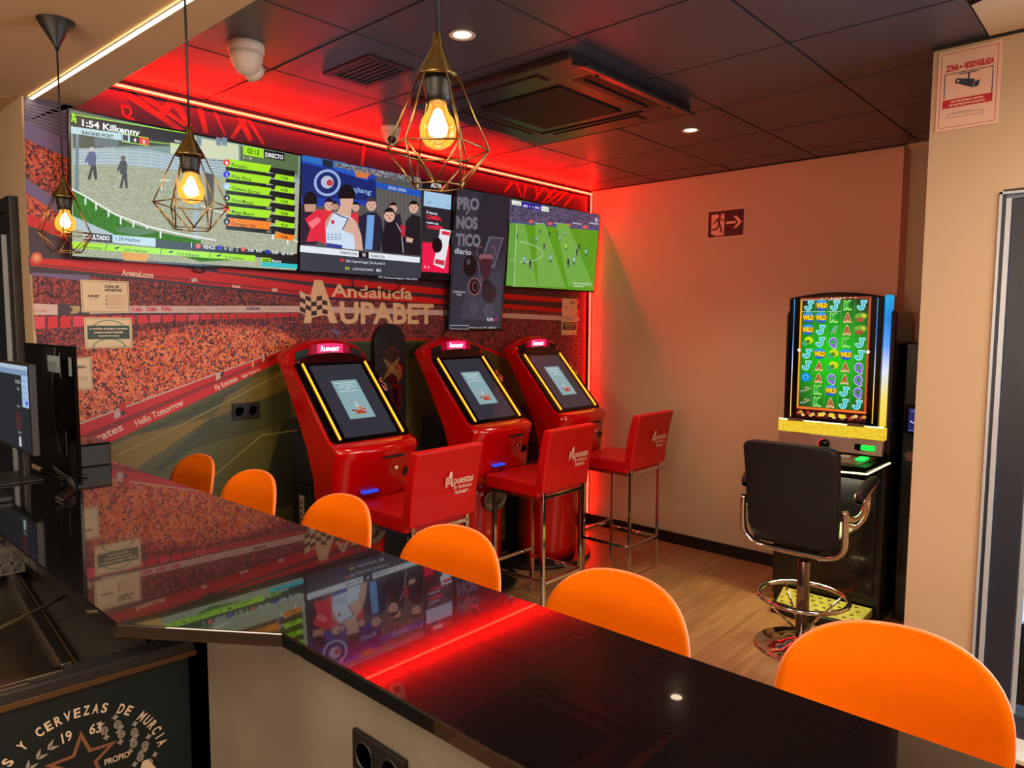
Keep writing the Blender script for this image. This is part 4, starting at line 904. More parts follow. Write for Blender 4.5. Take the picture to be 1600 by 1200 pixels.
# ------------------------------------------------------------------ orange bar stools
def make_bar_stool(label):
    """faces -x; origin on the floor under the seat"""
    t = thing('bar_stool', label, 'bar stool', group='orange bar stools along the counter')
    # shell backrest: rounded outline, gently dished, at x=+.2
    def outline(w_, h_, n=11):
        P = []
        for k in range(n*2+1):
            a = -PI/2+0*k; s = -1+2*k/(n*2)
            ang = PI*(1-k/(n*2)); P.append((w_*abs(math.cos(ang))**.62*(1 if math.cos(ang) > 0 else -1), h_*math.sin(ang)**.72))
        return P
    W_, Zs, Zt = .200, .80, 1.131
    nz, ny = 22, 20
    def surf(i, j, off):
        s = math.sin(PI/2*i/nz)**.9; z = Zs+(Zt-Zs)*s
        wz = W_*(.84+.16*math.sin(min(1, s/.5)*PI/2)) * (max(0, 1-max(0, (s-.48)/.52)**2.8))**(1/2.5)
        if i == nz: wz = .012
        y = -wz+2*wz*j/ny
        x = .155+.055*s+.0*s-.05*(y/W_)**2
        return Vector((x+off, y, z))
    for nm, m, o0, o1, par in (('backrest', M_orange, -.012, .0, t),):
        mb = MB(); fr = [[surf(i, j, -.014) for j in range(ny+1)] for i in range(nz+1)]; bk = [[surf(i, j, .0) for j in range(ny+1)] for i in range(nz+1)]
        vs = [p for r in fr for p in r]+[p for r in bk for p in r]; N = (nz+1)*(ny+1); fs = []
        idx = lambda i, j, k: k*N+i*(ny+1)+j
        for i in range(nz):
            for j in range(ny):
                fs.append((idx(i, j, 0), idx(i+1, j, 0), idx(i+1, j+1, 0), idx(i, j+1, 0))); fs.append((idx(i, j, 1), idx(i, j+1, 1), idx(i+1, j+1, 1), idx(i+1, j, 1)))
            for j in (0, ny): fs.append((idx(i, j, 0), idx(i+1, j, 0), idx(i+1, j, 1), idx(i, j, 1)))
        for j in range(ny):
            for i in (0, nz): fs.append((idx(i, j, 0), idx(i, j+1, 0), idx(i, j+1, 1), idx(i, j, 1)))
        mb.add(vs, fs, M_orange, True); br = mb.build('backrest', t)
        # piping along the rim
        rim = [surf(i, 0, -.006) for i in range(nz+1)]+[surf(nz, j, -.006) for j in range(ny+1)]+[surf(i, ny, -.006) for i in range(nz, -1, -1)]
        MB().tube(rim, .0042, M_oshell, 6).build('piping', br)
    # seat, curving up into the back
    prof = [(-.21, .77), (-.19, .785), (-.05, .775), (.08, .778), (.14, .80), (.165, .84)]
    rings = []
    for x, z in prof:
        w_ = .20 if x > -.2 else .17
        rings.append([Vector((x, -w_+2*w_*j/12, z+.015*(abs(j-6)/6)**3)) for j in range(13)]+[Vector((x+.01, w_-2*w_*j/12, z-.03+.01*(abs(6-j)/6)**3)) for j in range(13)])
    MB().loft(rings, M_orange).build('seat', t)
    for sx in (-1, 1):
        for sy in (-1, 1): MB().tube([(sx*.13, sy*.13, .752), (sx*.20, sy*.19, 0)], .011, M_black, 8).build('leg', t)
    f = MB(); q = [(-.182, -.175, .24), (.182, -.175, .24), (.182, .175, .24), (-.182, .175, .24)]
    for i in range(4): f.tube([q[i], q[(i+1) % 4]], .008, M_black, 8)
    f.build('footrest', t); MB().box(-.15, .15, -.15, .15, .735, .752, M_black).build('seat_plate', t, .004)
    return t
BS = [(-3.745, -.51, 'orange bar stool nearest the mural, smallest in view'), (-3.745, -1.01, 'second orange bar stool from the mural'), (-3.745, -1.60, 'orange bar stool in front of the first red terminal'), (-3.745, -2.16, 'orange bar stool below the nearest red seat'), (-3.745, -2.71, 'orange bar stool left of the swivel chair, second nearest'), (-3.63, -3.31, 'nearest orange bar stool at the bottom right')]
b0 = make_bar_stool(BS[0][2])
for i, (x, y, lb) in enumerate(BS):
    o = b0 if i == 0 else dup(b0, (x, y, 0), lb, rz=(.34 if i == 5 else [0, .02, -.02, .03, -.02][i % 5]))
    o.location = (x, y, 0)

# ------------------------------------------------------------------ red upholstered stools
def make_red_stool(label):
    """faces +y, origin on floor between the legs"""
    t = thing('red_stool', label, 'stool', group='red stools in front of the terminals')
    lw = .021; X = .175; YF = .19; YB = -.19; zs = .735
    for sx in (-1, 1):
        for yy in (YF, YB): MB().bar((sx*X, yy, 0), (sx*X, yy, zs if yy > 0 else .86), lw, lw, M_chrome).build('leg', t, .002)
    f = MB()
    for sx in (-1, 1): f.bar((sx*X, YB, .235), (sx*X, YF, .235), lw, lw, M_chrome)
    f.bar((-X, YF, .285), (X, YF, .285), lw, lw, M_chrome); f.bar((-X, YB, .235), (X, YB, .235), lw, lw, M_chrome); f.build('footrest', t, .002)
    f = MB()
    for sx in (-1, 1): f.bar((sx*X, YB, zs-.01), (sx*X, YF, zs-.01), lw, lw, M_chrome)
    f.bar((-X, YF, zs-.01), (X, YF, zs-.01), lw, lw, M_chrome); f.bar((-X, YB, zs+.0), (X, YB, zs+.0), lw, lw, M_chrome); f.build('seat_rail', t, .002)
    s = MB(); s.box(-.212, .212, -.185, .235, zs, zs+.085, M_vinyl); s.build('seat', t, .016, 4)
    # backrest: slab leaning back
    tb = MB(); rings = []
    for z, y in ((.765, -.185), (.90, -.200), (1.02, -.222), (1.13, -.250)):
        rings.append([Vector((-.213, y+.032, z)), Vector((.213, y+.032, z)), Vector((.213, y-.032, z)), Vector((-.213, y-.032, z))])
    tb.loft(rings, M_vinyl, smooth=False); bk = tb.build('backrest', t, .012, 3)
    v = Vector((0, -.250+.222, 1.13-1.02)).normalized(); v = Vector((0, -.22, 1)).normalized()
    F = Flat((-.213, -.2375, .895), (1, 0, 0), v, .00004); F.o -= F.n*-.0012
    ML = mat('cream_print_on_vinyl', (240, 206, 180), .5)
    brand_A(F, .195, .042, .078, ML, M_vinyl); F.text('puestas', .247, .052, .040, ML, w=.128, bold=.015); F.text('de Andalucía', .250, .024, .022, ML, w=.120, bold=.005)
    brand_A(F, .262, -.004, .022, ML, M_vinyl, flag=False); F.text('UPABET', .275, -.004, .016, ML, w=.078, bold=.03); F.text('.es', .356, -.004, .008, ML)
    F.build('print', bk)
    return t
RS = [(-2.655, -.875, .0, 'red upholstered stool nearest the bar, in front of the first terminal'), (-1.70, -.875, 0, 'middle red upholstered stool with chrome legs'), (-.80, -.875, .0, 'farthest red upholstered stool by the right wall')]
r0 = make_red_stool(RS[0][3])
for i, (x, y, rz, lb) in enumerate(RS):
    o = r0 if i == 0 else dup(r0, (x, y, 0), lb, rz=rz)
    o.location = (x, y, 0); o.rotation_euler = (0, 0, rz)

# ------------------------------------------------------------------ betting terminals
M_pink = mat('pink_lit_header', (60, 0, 20), .4, emit=(1, .02, .12), es=1.6)
M_hot = mat('white_lit_lettering', (255, 220, 230), .4, emit=(1, .72, .8), es=3.5)
M_blue = mat('blue_lit_slot', (10, 20, 120), .3, emit=(.03, .08, 1), es=.8)
def make_terminal(label):
    t = thing('betting_terminal', label, 'betting terminal', group='red betting terminals against the mural')
    HW = .262; st = []; N = 20
    for i in range(N+1):
        s = -1+2*i/N; x = HW*s; b = .066*(1-s*s); zt = 1.632-.085*abs(s)**2.2; e = .018*max(0, (abs(s)-.82)/.18)**2
        P = [(-.075-e, zt-.02), (-.105, zt-.002), (-.165+e, zt), (-.198+e, zt-.022), (-.203+e, 1.545-.05*s*s), (-.232+e, 1.500), (-.590+e, 1.112), (-.612-b*.6+e, 1.104), (-.640-b+e, 1.090), (-.646-b+e, 1.062), (-.628-b*.8+e, 1.015), (-.615-.7*b+e, .94), (-.612-.6*b+e, .84), (-.590-.5*b+e, .765), (-.545-.3*b+e, .715), (-.47, .700),
             (-.415, .715), (-.425-e, .80), (-.410-e, .92), (-.355-e, 1.07), (-.255-e, 1.25), (-.165-e, 1.40), (-.095-e, 1.53-.03*s*s)]
        st.append([Vector((x, y, z)) for y, z in P])
    MB().loft(st, M_red, smooth=True).build('shell', t)
    # lower column with rounded front
    def colring(z, w_, yf, yb):
        R_ = []
        for k in range(17):
            a = PI*k/16; R_.append(Vector((-w_*math.cos(a)*(1 if 1 else 0), yb-(yb-yf)*(.30+.70*math.sin(a)**.7), z)))
        return R_+[Vector((w_, yb, z)), Vector((-w_, yb, z))]
    c = MB(); c.loft([colring(.03, .205, -.50, -.20), colring(.10, .205, -.51, -.20), colring(.45, .20, -.53, -.20), colring(.62, .20, -.545, -.22), colring(.74, .20, -.55, -.30)], M_red, smooth=True); col = c.build('column', t)
    # paper bin mouth on the column
    b = MB(); b.lathe([(.100, -.004), (.100, .006), (.086, .008), (.082, -.02), (0, -.028)], mat('grey_bin_rim', (122, 112, 100), .35, .5), n=32, sy=.78); 
    R = Matrix.Translation((.0, -.558, .615)) @ Matrix.Rotation(math.radians(97), 4, 'X')
    b.v = [tuple(R @ Vector(p)) for p in b.v]; bm_ = b.build('bin_mouth', t)
    b = MB(); b.lathe([(.080, -.012), (0, -.012)], M_black, n=28, sy=.76); b.v = [tuple(R @ Vector(p)) for p in b.v]; b.build('bin_inside', bm_)
    b = MB(); b.lathe([(.088, .010), (.06, .016), (0, .018)], mat('grey_bin_lip', (150, 138, 120), .3, .6), n=28, sy=.72); b.v = [tuple(R @ (Vector((p[0], p[1], p[2])))) for p in b.v if True]
    b.v = [tuple(Vector(p)) for p in b.v]
    b2 = MB(); keep = [i for i, p in enumerate(b.v)]
    b2.lathe([(.082, .004), (.05, .010), (0, .012)], mat('grey_bin_lip', (150, 138, 120)), n=28, sy=.76)
    b2.v = [tuple(R @ Vector((p[0], max(p[1], -.08) if p[1] > 0 else p[1], p[2]))) for p in b2.v]
    b2.f = [f for f in b2.f if sum(1 for i in f if (R.inverted() @ Vector(b2.v[i]))[1] < -.001) == len(f)]; b2.m = b2.m[:len(b2.f)]; b2.sm = b2.sm[:len(b2.f)]
    if b2.f: b2.build('chute_lip', bm_)
    # base plate
    pl = [( .40*math.cos(a), -.26-.335*math.sin(a)) for a in [PI*k/20 for k in range(21)]]+[(-.40, -.10), (.40, -.10)]
    MB().prism(pl, M_black, lambda a, b: (a, b, .028), lambda a, b: (a, b, 0)).build('base_plate', t, .006)
    # rear cabinet
    rc = MB(); rc.box(-.14, .30, -.20, -.02, .0, .82, M_dark); rcb = rc.build('lower_cabinet', t, .004)
    MB().box(-.14, .30, -.20, -.02, .83, 1.105, M_dark).build('upper_cabinet', t, .004)
    F = Flat((-.1405, -.04, .50), (0, -1, 0), (0, 0, 1)); F.rect(.05, .0, .10, .26, ink((206, 190, 160)))
    for i in range(7): F.rect(.056, .02+i*.032, .084, .032+i*.032, ink((90, 70, 60)))
    F.build('data_label', rcb)
    # display, in the plane of the sloping front
    P0 = Vector((0, -.590, 1.112)); P1 = Vector((0, -.232, 1.500)); vv = (P1-P0).normalized(); L_ = (P1-P0).length
    F = Flat(P0+Vector((0, 0, 0)), (1, 0, 0), vv, .00005); n = F.n
    bz = MB(); out = [(-.236, .0), (.236, .0), (.248, .03), (.244, L_+.0), (.20, L_+.028), (.12, L_+.052), (0, L_+.062), (-.12, L_+.052), (-.20, L_+.028), (-.244, L_+.0), (-.248, .03)]
    inn = [(p[0], min(p[1], L_-.004)) for p in out]
    bz.prism(inn, M_gloss, lambda a, b: F.o+F.u*a+vv*b+n*.006, lambda a, b: F.o+F.u*a+vv*b-n*.02); sr = bz.build('screen_surround', t, .003)
    hd = MB(); hd.prism([(-.232, -.03), (.232, -.03), (.212, .004), (.12, .030), (0, .040), (-.12, .030), (-.212, .004)], mat('dark_red_visor', (34, 6, 9), .12, coat=.5), lambda a, b: (a, -.236+b*.25, 1.515+b), lambda a, b: (a, -.19, 1.515+b)); hd.build('visor', sr, .003)
    F.k = 130
    F.rect(-.165, .025, .165, L_-.025, mat('dim_display', (14, 14, 18), .06, emit=(.030, .030, .042), es=1.0, coat=.3))
    F.rect(-.082, .135, .082, .395, S_(118, 150, 156)); F.rect(-.079, .138, .079, .392, S_(134, 166, 172))
    WTx = S_(226, 236, 236)
    for t_, y_, w_ in (('MÁQUINA FUERA DE SERVICIO', .372, .13), ('TEMPORALMENTE', .358, .08), ('RED NO DISPONIBLE', .344, .11), ('ESPERE', .330, .03), ('Gracias por su paciencia', .316, .12)): F.text(t_, 0, y_, .006, WTx, w=w_, align='c', bold=.02)
    for (x_, y_), c_ in (((.0, .185), (196, 66, 20)), ((.03, .193), (180, 90, 60)), ((-.03, .19), (140, 60, 40)), ((.012, .205), (220, 110, 60))): F.rect(x_-.016, y_-.006, x_+.016, y_+.004, S_(*c_))
    for i in range(3): F.rect(-.012+.004*i, .212+.012*i, .012-.002*i, .216+.012*i, WTx)
    F.poly([(-.03, .165), (.04, .165), (.032, .18), (-.018, .18)], S_(176, 56, 24))
    F.build('display', t)
    for sx in (-1, 1):
        lb = MB(); R_ = [(sx*.200, .018, .010), (sx*.200, L_-.012, .010)]
        lb.tube([F.o+F.u*a+vv*b+n*c_ for a, b, c_ in R_], .0056, M_bar, 10); lb.build('light_bar', t)
    # lit header and speakers on the hood
    H0 = Flat((0, -.2045, 1.545), (1, 0, 0), (0, .015, 1), .0001)
    def hood(u_, w_): return Vector((u_, -.2005+.001-(.0)*(u_/.26)**2-.0022, 1.548-.055*(u_/.26)**2+w_))
    def hoodpatch(u0, u1, w0, w1, m, name, par, th=.003):
        mb = MB(); n_ = 10; rings = []
        for i in range(n_+1):
            u_ = u0+(u1-u0)*i/n_; a = hood(u_, w0); b_ = hood(u_, w1); d_ = Vector((0, -th, 0)); bk_ = Vector((0, .012, 0))
            rings.append([a+d_, b_+d_, b_+bk_, a+bk_])
        mb.loft(rings, m, smooth=False); return mb.build(name, par)
    hp = hoodpatch(-.122, .122, .004, .058, mat('deep_red_header', (60, 0, 12), .3, emit=(.35, .0, .02), es=.8), 'lit_header', t)
    hoodpatch(-.082, .082, .008, .055, M_pink, 'header_glow', hp, .0036)
    G = Flat((0, -.2062, 1.562), (1, 0, 0), (0, 0, 1), .0001)
    brand_A(G, -.062, -.002, .032, M_hot, M_pink, flag=False); G.text('UPABET', -.040, .0, .019, M_hot, w=.098, bold=.03); G.build('header_lettering', hp)
    for sx in (-1, 1): hoodpatch(sx*.135, sx*.215, .004, .046, M_black, 'speaker_grille', t, .002)
    # lower furniture: bill slot, lock, coin return, ticket slot, key ring
    BL = MB(); BL.box(-.125, -.035, -.676, -.630, .855, .868, M_blue); BL.build('bill_slot', t, .002)
    MB().box(-.132, -.028, -.674, -.63, .845, .853, mat('slot_lip', (150, 60, 60), .2, .8)).build('slot_lip', t, .002)
    MB().lathe([(.010, -.005), (.010, .01), (0, .01)], M_chrome, c=(.075, -.680, .965), n=16, axis='y').build('lock', t)
    MB().lathe([(.034, -.006), (.031, -.009), (.027, .004), (0, .02)], M_gloss, c=(.165, -.640, .93), n=20, axis='y', sy=.65).build('coin_return', t)
    MB().box(-.02, .11, -.706, -.64, 1.026, 1.036, M_black).build('grip_slot', t, .003)
    MB().tube([(.015*math.cos(a)+.09, -.652, .79+.018*math.sin(a)) for a in [2*PI*k/16 for k in range(16)]], .003, M_chrome, 6, True).build('cup_hook', t)
    kr = MB(); mk = mat('rose_chrome_badge', (230, 170, 150), .15, 1)
    for (a_, b_, r_) in ((.246, .38, .013), (.246, .335, .019), (.246, .32, .014)):
        kr.tube([F.o+F.u*(a_+r_*.7*math.cos(q))+vv*(b_+r_*1.2*math.sin(q))+n*.006 for q in [2*PI*k/14 for k in range(14)]], .004, mk, 6, True)
    kr.build('badge', t)
    G = Flat(F.o+F.u*.246+vv*.27+n*.0008, -vv, (1, 0, 0), .0001); G.text('SPORTS', -.03, -.006, .012, mk, w=.07, bold=.02, rot=0); G.build('side_lettering', t)
    return t
BT = [(-2.69, 'nearest and largest red betting terminal, left of the round topped panel'), (-1.735, 'middle red betting terminal behind the middle red stool'), (-.91, 'farthest red betting terminal in the corner by the red light')]
t0 = make_terminal(BT[0][1])
for i, (x, lb) in enumerate(BT):
    o = t0 if i == 0 else dup(t0, (x, 0, 0), lb)
    o.location = (x, 0, 0)

# round topped dark panel between the terminals
t = thing('display_panel', 'tall black round topped panel with glassy ball emblem between the first two terminals', 'display panel', (-2.15, -.03, 0))
hw = .118; pts = [(-hw, 0), (hw, 0)]+[(hw*math.cos(a), 1.595+hw*math.sin(a)) for a in [PI*k/20 for k in range(21)]]
MB().prism(pts, M_black, lambda a, b: (a, -.02, b), lambda a, b: (a, .02, b)).build('panel', t, .004)
F = Flat((0, -.0208, 0), (1, 0, 0), (0, 0, 1), .0001)
F.poly(circ(.01, 1.53, .055, 24, .04), ink((84, 16, 26), .2)); F.poly(circ(.01, 1.52, .04, 24, .03), ink((50, 10, 18), .2)); F.poly(circ(.02, 1.42, .078, 28, .085), ink((60, 12, 20), .2))
F.poly([(.05, 1.47), (.09, 1.44), (.085, 1.38), (.055, 1.34), (.04, 1.40)], ink((150, 62, 40), .2)); F.poly([(.0, 1.34), (.085, 1.33), (.075, 1.18), (.02, 1.10)], ink((96, 14, 22), .2)); F.poly([(.01, 1.32), (.05, 1.30), (.05, 1.15), (.02, 1.12)], ink((40, 6, 12), .2))
star = []
for k in range(4):
    a = PI/4+PI/2*k
    star += [(.005+.088*math.cos(a-.06), 1.435+.088*math.sin(a-.06)), (.005+.088*math.cos(a+.06), 1.435+.088*math.sin(a+.06)), (.005+.028*math.cos(a+PI/4), 1.435+.028*math.sin(a+PI/4))]
F.poly(star, ink((120, 96, 60), .25)); F.poly(circ(.005, 1.435, .018, 4), ink((170, 110, 60), .25)); F.build('ball_emblem', t)
# ================================================================== slot machine by the right wall
t = thing('slot_machine', 'tall black slot machine with lit green reel screen by the pillar', 'slot machine', (-.60, -2.19, 0))
M_navy = mat('dark_blue_black_cabinet', (16, 17, 26), .3, coat=.3)
# local: x toward the wall is +, front is -x; y +left, -right
def Mx(name, x0, x1, y0, y1, z0, z1, m, par=None, bv=.006, **k): return MB().box(x0, x1, y0, y1, z0, z1, m).build(name, par or t, bv, 2, **k)
Mx('cabinet', 0, .46, -.31, .315, .04, .98, M_navy, bv=.012)
Mx('door_panel', -.012, .0, -.27, .275, .16, .84, mat('black_door_panel', (13, 13, 20), .22, coat=.4), bv=.01)
Mx('plinth', .01, .45, -.30, .305, 0, .04, M_black)
Mx('door_recess_plate', -.022, -.012, -.02, .12, .68, .80, mat('olive_glass_plate', (60, 66, 56), .2), bv=.02)
# player deck
dk = MB(); M_sil = mat('warm_silver_trim', (150, 132, 124), .3, .7)
dk.prism([(.02, .315), (-.21, .295), (-.255, .0), (-.225, -.27), (.02, -.315)], M_gloss, lambda a, b: (a, b, .975-(-a)*.12), lambda a, b: (a, b, .925-(-a)*.10)); deck = dk.build('button_deck', t, .006)
dl = MB(); dl.tube([(.03, .32, .945), (-.213, .302, .915), (-.26, .0, .908), (-.23, -.278, .915), (.03, -.32, .945)], .0045, mat('pale_yellow_edge_light', (240, 240, 160), .4, emit=(1, .93, .42), es=3), 8); dl.build('edge_light', deck)
pl_ = MB(); pl_.prism([(-.01, .27), (-.17, .25), (-.20, .0), (-.18, -.23), (-.01, -.27)], M_sil, lambda a, b: (a, b, .979-(-a)*.12), lambda a, b: (a, b, .970-(-a)*.12)); pl_.build('deck_plate', deck, .003)
for i in range(5):
    y = .13-.062*i
    MB().box(-.105, -.06, y-.024, y+.024, .967, .978, mat('pale_button', (190, 170, 150), .3, emit=(.25, .2, .16), es=.5)).build('button', deck, .004)
for i in range(4): MB().box(-.165, -.13, .10-.062*i-.022, .10-.062*i+.022, .960, .971, mat('pale_button', (190, 170, 150))).build('button', deck, .004)
MB().box(-.15, -.05, -.235, -.185, .966, .980, mat('green_lit_button', (20, 190, 60), .3, emit=(.02, .85, .12), es=1.0)).build('start_button', deck, .006)
# silver fascia with bill acceptor, ball and card slot
fa = MB(); fa.prism([(.0, .98), (-.035, .985), (-.01, 1.07), (.05, 1.07)], M_sil, lambda a, b: (a, .295, b), lambda a, b: (a, -.295, b)); fas = fa.build('fascia', t, .003)
Mx('bill_acceptor', -.045, -.02, -.255, -.155, 1.012, 1.04, mat('green_lit_slot', (10, 160, 40), .3, emit=(.01, .75, .08), es=1.1), fas, .004)
Mx('acceptor_mouth', -.046, -.03, -.185, -.15, 1.01, 1.045, M_gloss, fas, .003)
kb = MB().lathe([(.030, -.01), (.030, .008), (.022, .014), (0, .016)], M_gloss, c=(-.036, 0, 1.022), n=20, axis='x'); kb.v = [(-.036-(p[0]+.036), p[1]+.02, p[2]) for p in kb.v]; kn = kb.build('round_knob', fas)
MB().tube([(-.05, .02+.030*math.cos(a), 1.022+.030*math.sin(a)) for a in [PI*k/12-PI/2 for k in range(13)]], .0022, mat('red_ring_light', (120, 0, 10), .4, emit=(1, .01, .04), es=1.5), 6).build('ring_light', kn)
# yellow lit marquee strip
vy_ = vor('amber_honeycomb', [(0, (240, 190, 30)), (.4, (250, 214, 60)), (.8, (226, 200, 40))], 160, emit=.95)
mq = MB(); mq.box(-.008, .04, -.295, .305, 1.072, 1.142, vy_); mqo = mq.build('lit_strip', t, .002, 1)
Mx('strip_edge_light', -.010, .0, -.29, .30, 1.142, 1.148, mat('pale_lamp_edge', (250, 245, 200), .4, emit=(1, .95, .6), es=2.2), mqo, 0)
Mx('head_shell', .04, .40, -.315, .30, .98, 1.80, M_navy, bv=.02)
# curved top
hd = MB(); R_ = []
for k in range(13):
    y = -.262+.52*k/12; z = 1.905-.03*((y+.0)/.26)**2
    R_.append([Vector((-.02, y, 1.148)), Vector((-.02, y, z)), Vector((.06, y, z)), Vector((.06, y, 1.148))])
hd.loft(R_, M_gloss, smooth=False); hd.build('screen_housing', t, .006)
M_cyan = bpy.data.materials.new('gradient_side_light'); M_cyan.use_nodes = True
nt = M_cyan.node_tree; b = nt.nodes['Principled BSDF']; b.inputs['Base Color'].default_value = (.02, .02, .02, 1)
tc = nt.nodes.new('ShaderNodeTexCoord'); sx_ = nt.nodes.new('ShaderNodeSeparateXYZ'); rp = nt.nodes.new('ShaderNodeValToRGB'); mr = nt.nodes.new('ShaderNodeMapRange'); mr.inputs['From Min'].default_value = 1.15; mr.inputs['From Max'].default_value = 1.9
e = rp.color_ramp.elements; e[0].position = 0; e[0].color = hexc(250, 214, 60); e[1].position = 1; e[1].color = hexc(0, 170, 230)
for p_, c_ in ((.22, (250, 224, 110)), (.42, (226, 232, 250)), (.6, (90, 160, 250)), (.8, (20, 130, 220))): k_ = e.new(p_); k_.color = hexc(*c_)
nt.links.new(tc.outputs['Object'], sx_.inputs[0]); nt.links.new(sx_.outputs[2], mr.inputs[0]); nt.links.new(mr.outputs[0], rp.inputs[0]); nt.links.new(rp.outputs[0], b.inputs['Emission Color']); b.inputs['Emission Strength'].default_value = 1.0
Mx('side_light', -.012, .085, -.288, -.266, 1.148, 1.885, M_cyan, bv=.004)
Mx('side_trim', .085, .13, -.29, -.264, 1.08, 1.885, M_sil, bv=.003)
for y in (-.232, .228): Mx('light_line', -.0235, -.018, y-.002, y+.002, 1.165, 1.87, M_cyan, bv=0)
for y in (-.15, .19): Mx('screen_bracket', -.045, -.02, y-.045, y+.045, 1.142, 1.158, M_sil, bv=.003)
# the lit reel screen: u to the viewer's right (-y)
F = Flat((-.0222, .192, 1.165), (0, -1, 0), (0, 0, 1), .00003); SW, SH = .390, .712
M_reel = bpy.data.materials.new('green_reel_glow'); M_reel.use_nodes = True; nt = M_reel.node_tree; b = nt.nodes['Principled BSDF']; b.inputs['Base Color'].default_value = (.01, .01, .01, 1); b.inputs['Roughness'].default_value = .12
tc = nt.nodes.new('ShaderNodeTexCoord'); mp = nt.nodes.new('ShaderNodeMapping'); mp.inputs['Location'].default_value = (0, 0, -1.53*2.6); mp.inputs['Scale'].default_value = (0, 3.4, 2.6); gd = nt.nodes.new('ShaderNodeTexGradient'); gd.gradient_type = 'SPHERICAL'; rp = nt.nodes.new('ShaderNodeValToRGB')
rp.color_ramp.elements[0].color = hexc(8, 40, 34); rp.color_ramp.elements[1].color = hexc(10, 214, 14); nt.links.new(tc.outputs['Object'], mp.inputs[0]); nt.links.new(mp.outputs[0], gd.inputs[0]); nt.links.new(gd.outputs['Fac'], rp.inputs[0]); nt.links.new(rp.outputs[0], b.inputs['Emission Color']); b.inputs['Emission Strength'].default_value = 1
MATS['green_reel_glow'] = M_reel
F.rect(0, 0, SW, SH, S_(190, 84, 30)); F.rect(0, 0, SW, .052, S_(40, 10, 12)); F.rect(.012, .066, SW-.012, SH-.012, M_reel)
F.rect(0, .052, .008, SH, S_(250, 180, 20)); F.rect(SW-.008, .052, SW, SH, S_(210, 70, 30)); F.rect(0, .052, SW, .066, S_(244, 110, 40))
cw = (SW-.024)/5; rh = (SH-.078)/9
for i in range(1, 5): F.line((.012+cw*i, .066), (.012+cw*i, SH-.012), .0012, S_(110, 210, 80))
grid = ['JWJKJ', 'WWKAP', 'WJXAP', 'GJQKJ', 'JWGWJ', 'JAGAQ', 'DAQAQ', 'BKWJQ', 'BKAJJ']
cl = {'J': ((60, 196, 210), (190, 236, 236)), 'K': ((40, 170, 60), (160, 230, 120)), 'A': ((170, 80, 44), (236, 190, 140)), 'Q': ((110, 90, 190), (200, 190, 240))}
for r in range(9):
    for c in range(5):
        ch = grid[r][c]; cx = .012+cw*(c+.5); cy = SH-.012-rh*(r+.5)
        if ch == 'J':
            for g_w, cc in ((.0045, cl['J'][1]), (0, cl['J'][0])):
                F.poly([(cx-.002-g_w, cy+.024+g_w), (cx+.024+g_w, cy+.024+g_w), (cx+.024+g_w, cy+.013-g_w*.3), (cx-.002-g_w, cy+.013-g_w*.3)], S_(*cc))
                F.poly([(cx+.004-g_w, cy+.02), (cx+.016+g_w, cy+.02), (cx+.014+g_w, cy-.014), (cx+.006+g_w*.5, cy-.024-g_w), (cx-.010, cy-.026-g_w), (cx-.021-g_w, cy-.016), (cx-.021-g_w, cy-.006+g_w), (cx-.012+g_w, cy-.006+g_w), (cx-.008, cy-.014-g_w), (cx+.002-g_w, cy-.010)], S_(*cc))
        elif ch in cl:
            jj = .010 if ch == 'J' else 0; F.text(ch, cx, cy-.024+jj, .048-jj*1.4, S_(*cl[ch][1]), w=.048-jj, align='c', bold=.08); F.text(ch, cx, cy-.021+jj, .042-jj*1.4, S_(*cl[ch][0]), w=.040-jj, align='c', bold=.04)
            if ch in 'JKA':
                F.rect(cx-.022, cy-.027, cx+.022, cy-.020, S_(*cl[ch][1]))
        elif ch == 'W':
            F.poly(circ(cx, cy-.018, .026, 18, .012), S_(30, 90, 200)); F.poly(circ(cx, cy+.018, .030, 18, .013), S_(50, 150, 230)); F.rect(cx-.034, cy-.014, cx+.034, cy+.014, S_(120, 80, 10)); F.text('WILD', cx, cy-.012, .025, S_(250, 210, 30), w=.062, align='c', bold=.06)
        elif ch == 'G':
            F.poly(circ(cx+.008, cy+.008, .026, 20, .022), S_(200, 220, 20)); F.poly(circ(cx-.012, cy-.010, .018, 18), S_(60, 170, 110)); F.poly(circ(cx+.004, cy+.0, .012, 14), S_(90, 130, 10))
        elif ch == 'D':
            F.poly(circ(cx, cy, .032, 7, .030), S_(0, 130, 200)); F.poly(circ(cx, cy+.002, .02, 5), S_(40, 190, 240)); F.poly(circ(cx, cy, .009, 5), S_(10, 90, 170))
        elif ch == 'P':
            F.poly(circ(cx, cy+.008, .034, 9, .02), S_(120, 170, 50)); F.poly(circ(cx-.006, cy-.012, .022, 8, .014), S_(170, 80, 50)); F.poly(circ(cx+.014, cy+.012, .01, 7), S_(220, 210, 60))
        elif ch == 'B':
            for k in range(5): F.line((cx-.03+.006*k, cy-.02+.008*(k % 3)), (cx+.005+.006*k, cy+.008+.008*(k % 2)), .006, S_(*[(90, 150, 160), (200, 190, 90), (40, 60, 70)][k % 3]))
        else:
            for k in range(4): F.line((cx-.02+.008*k, cy-.022), (cx+.004+.006*k, cy+.024), .004, S_(*[(60, 140, 190), (190, 200, 120)][k % 2]))
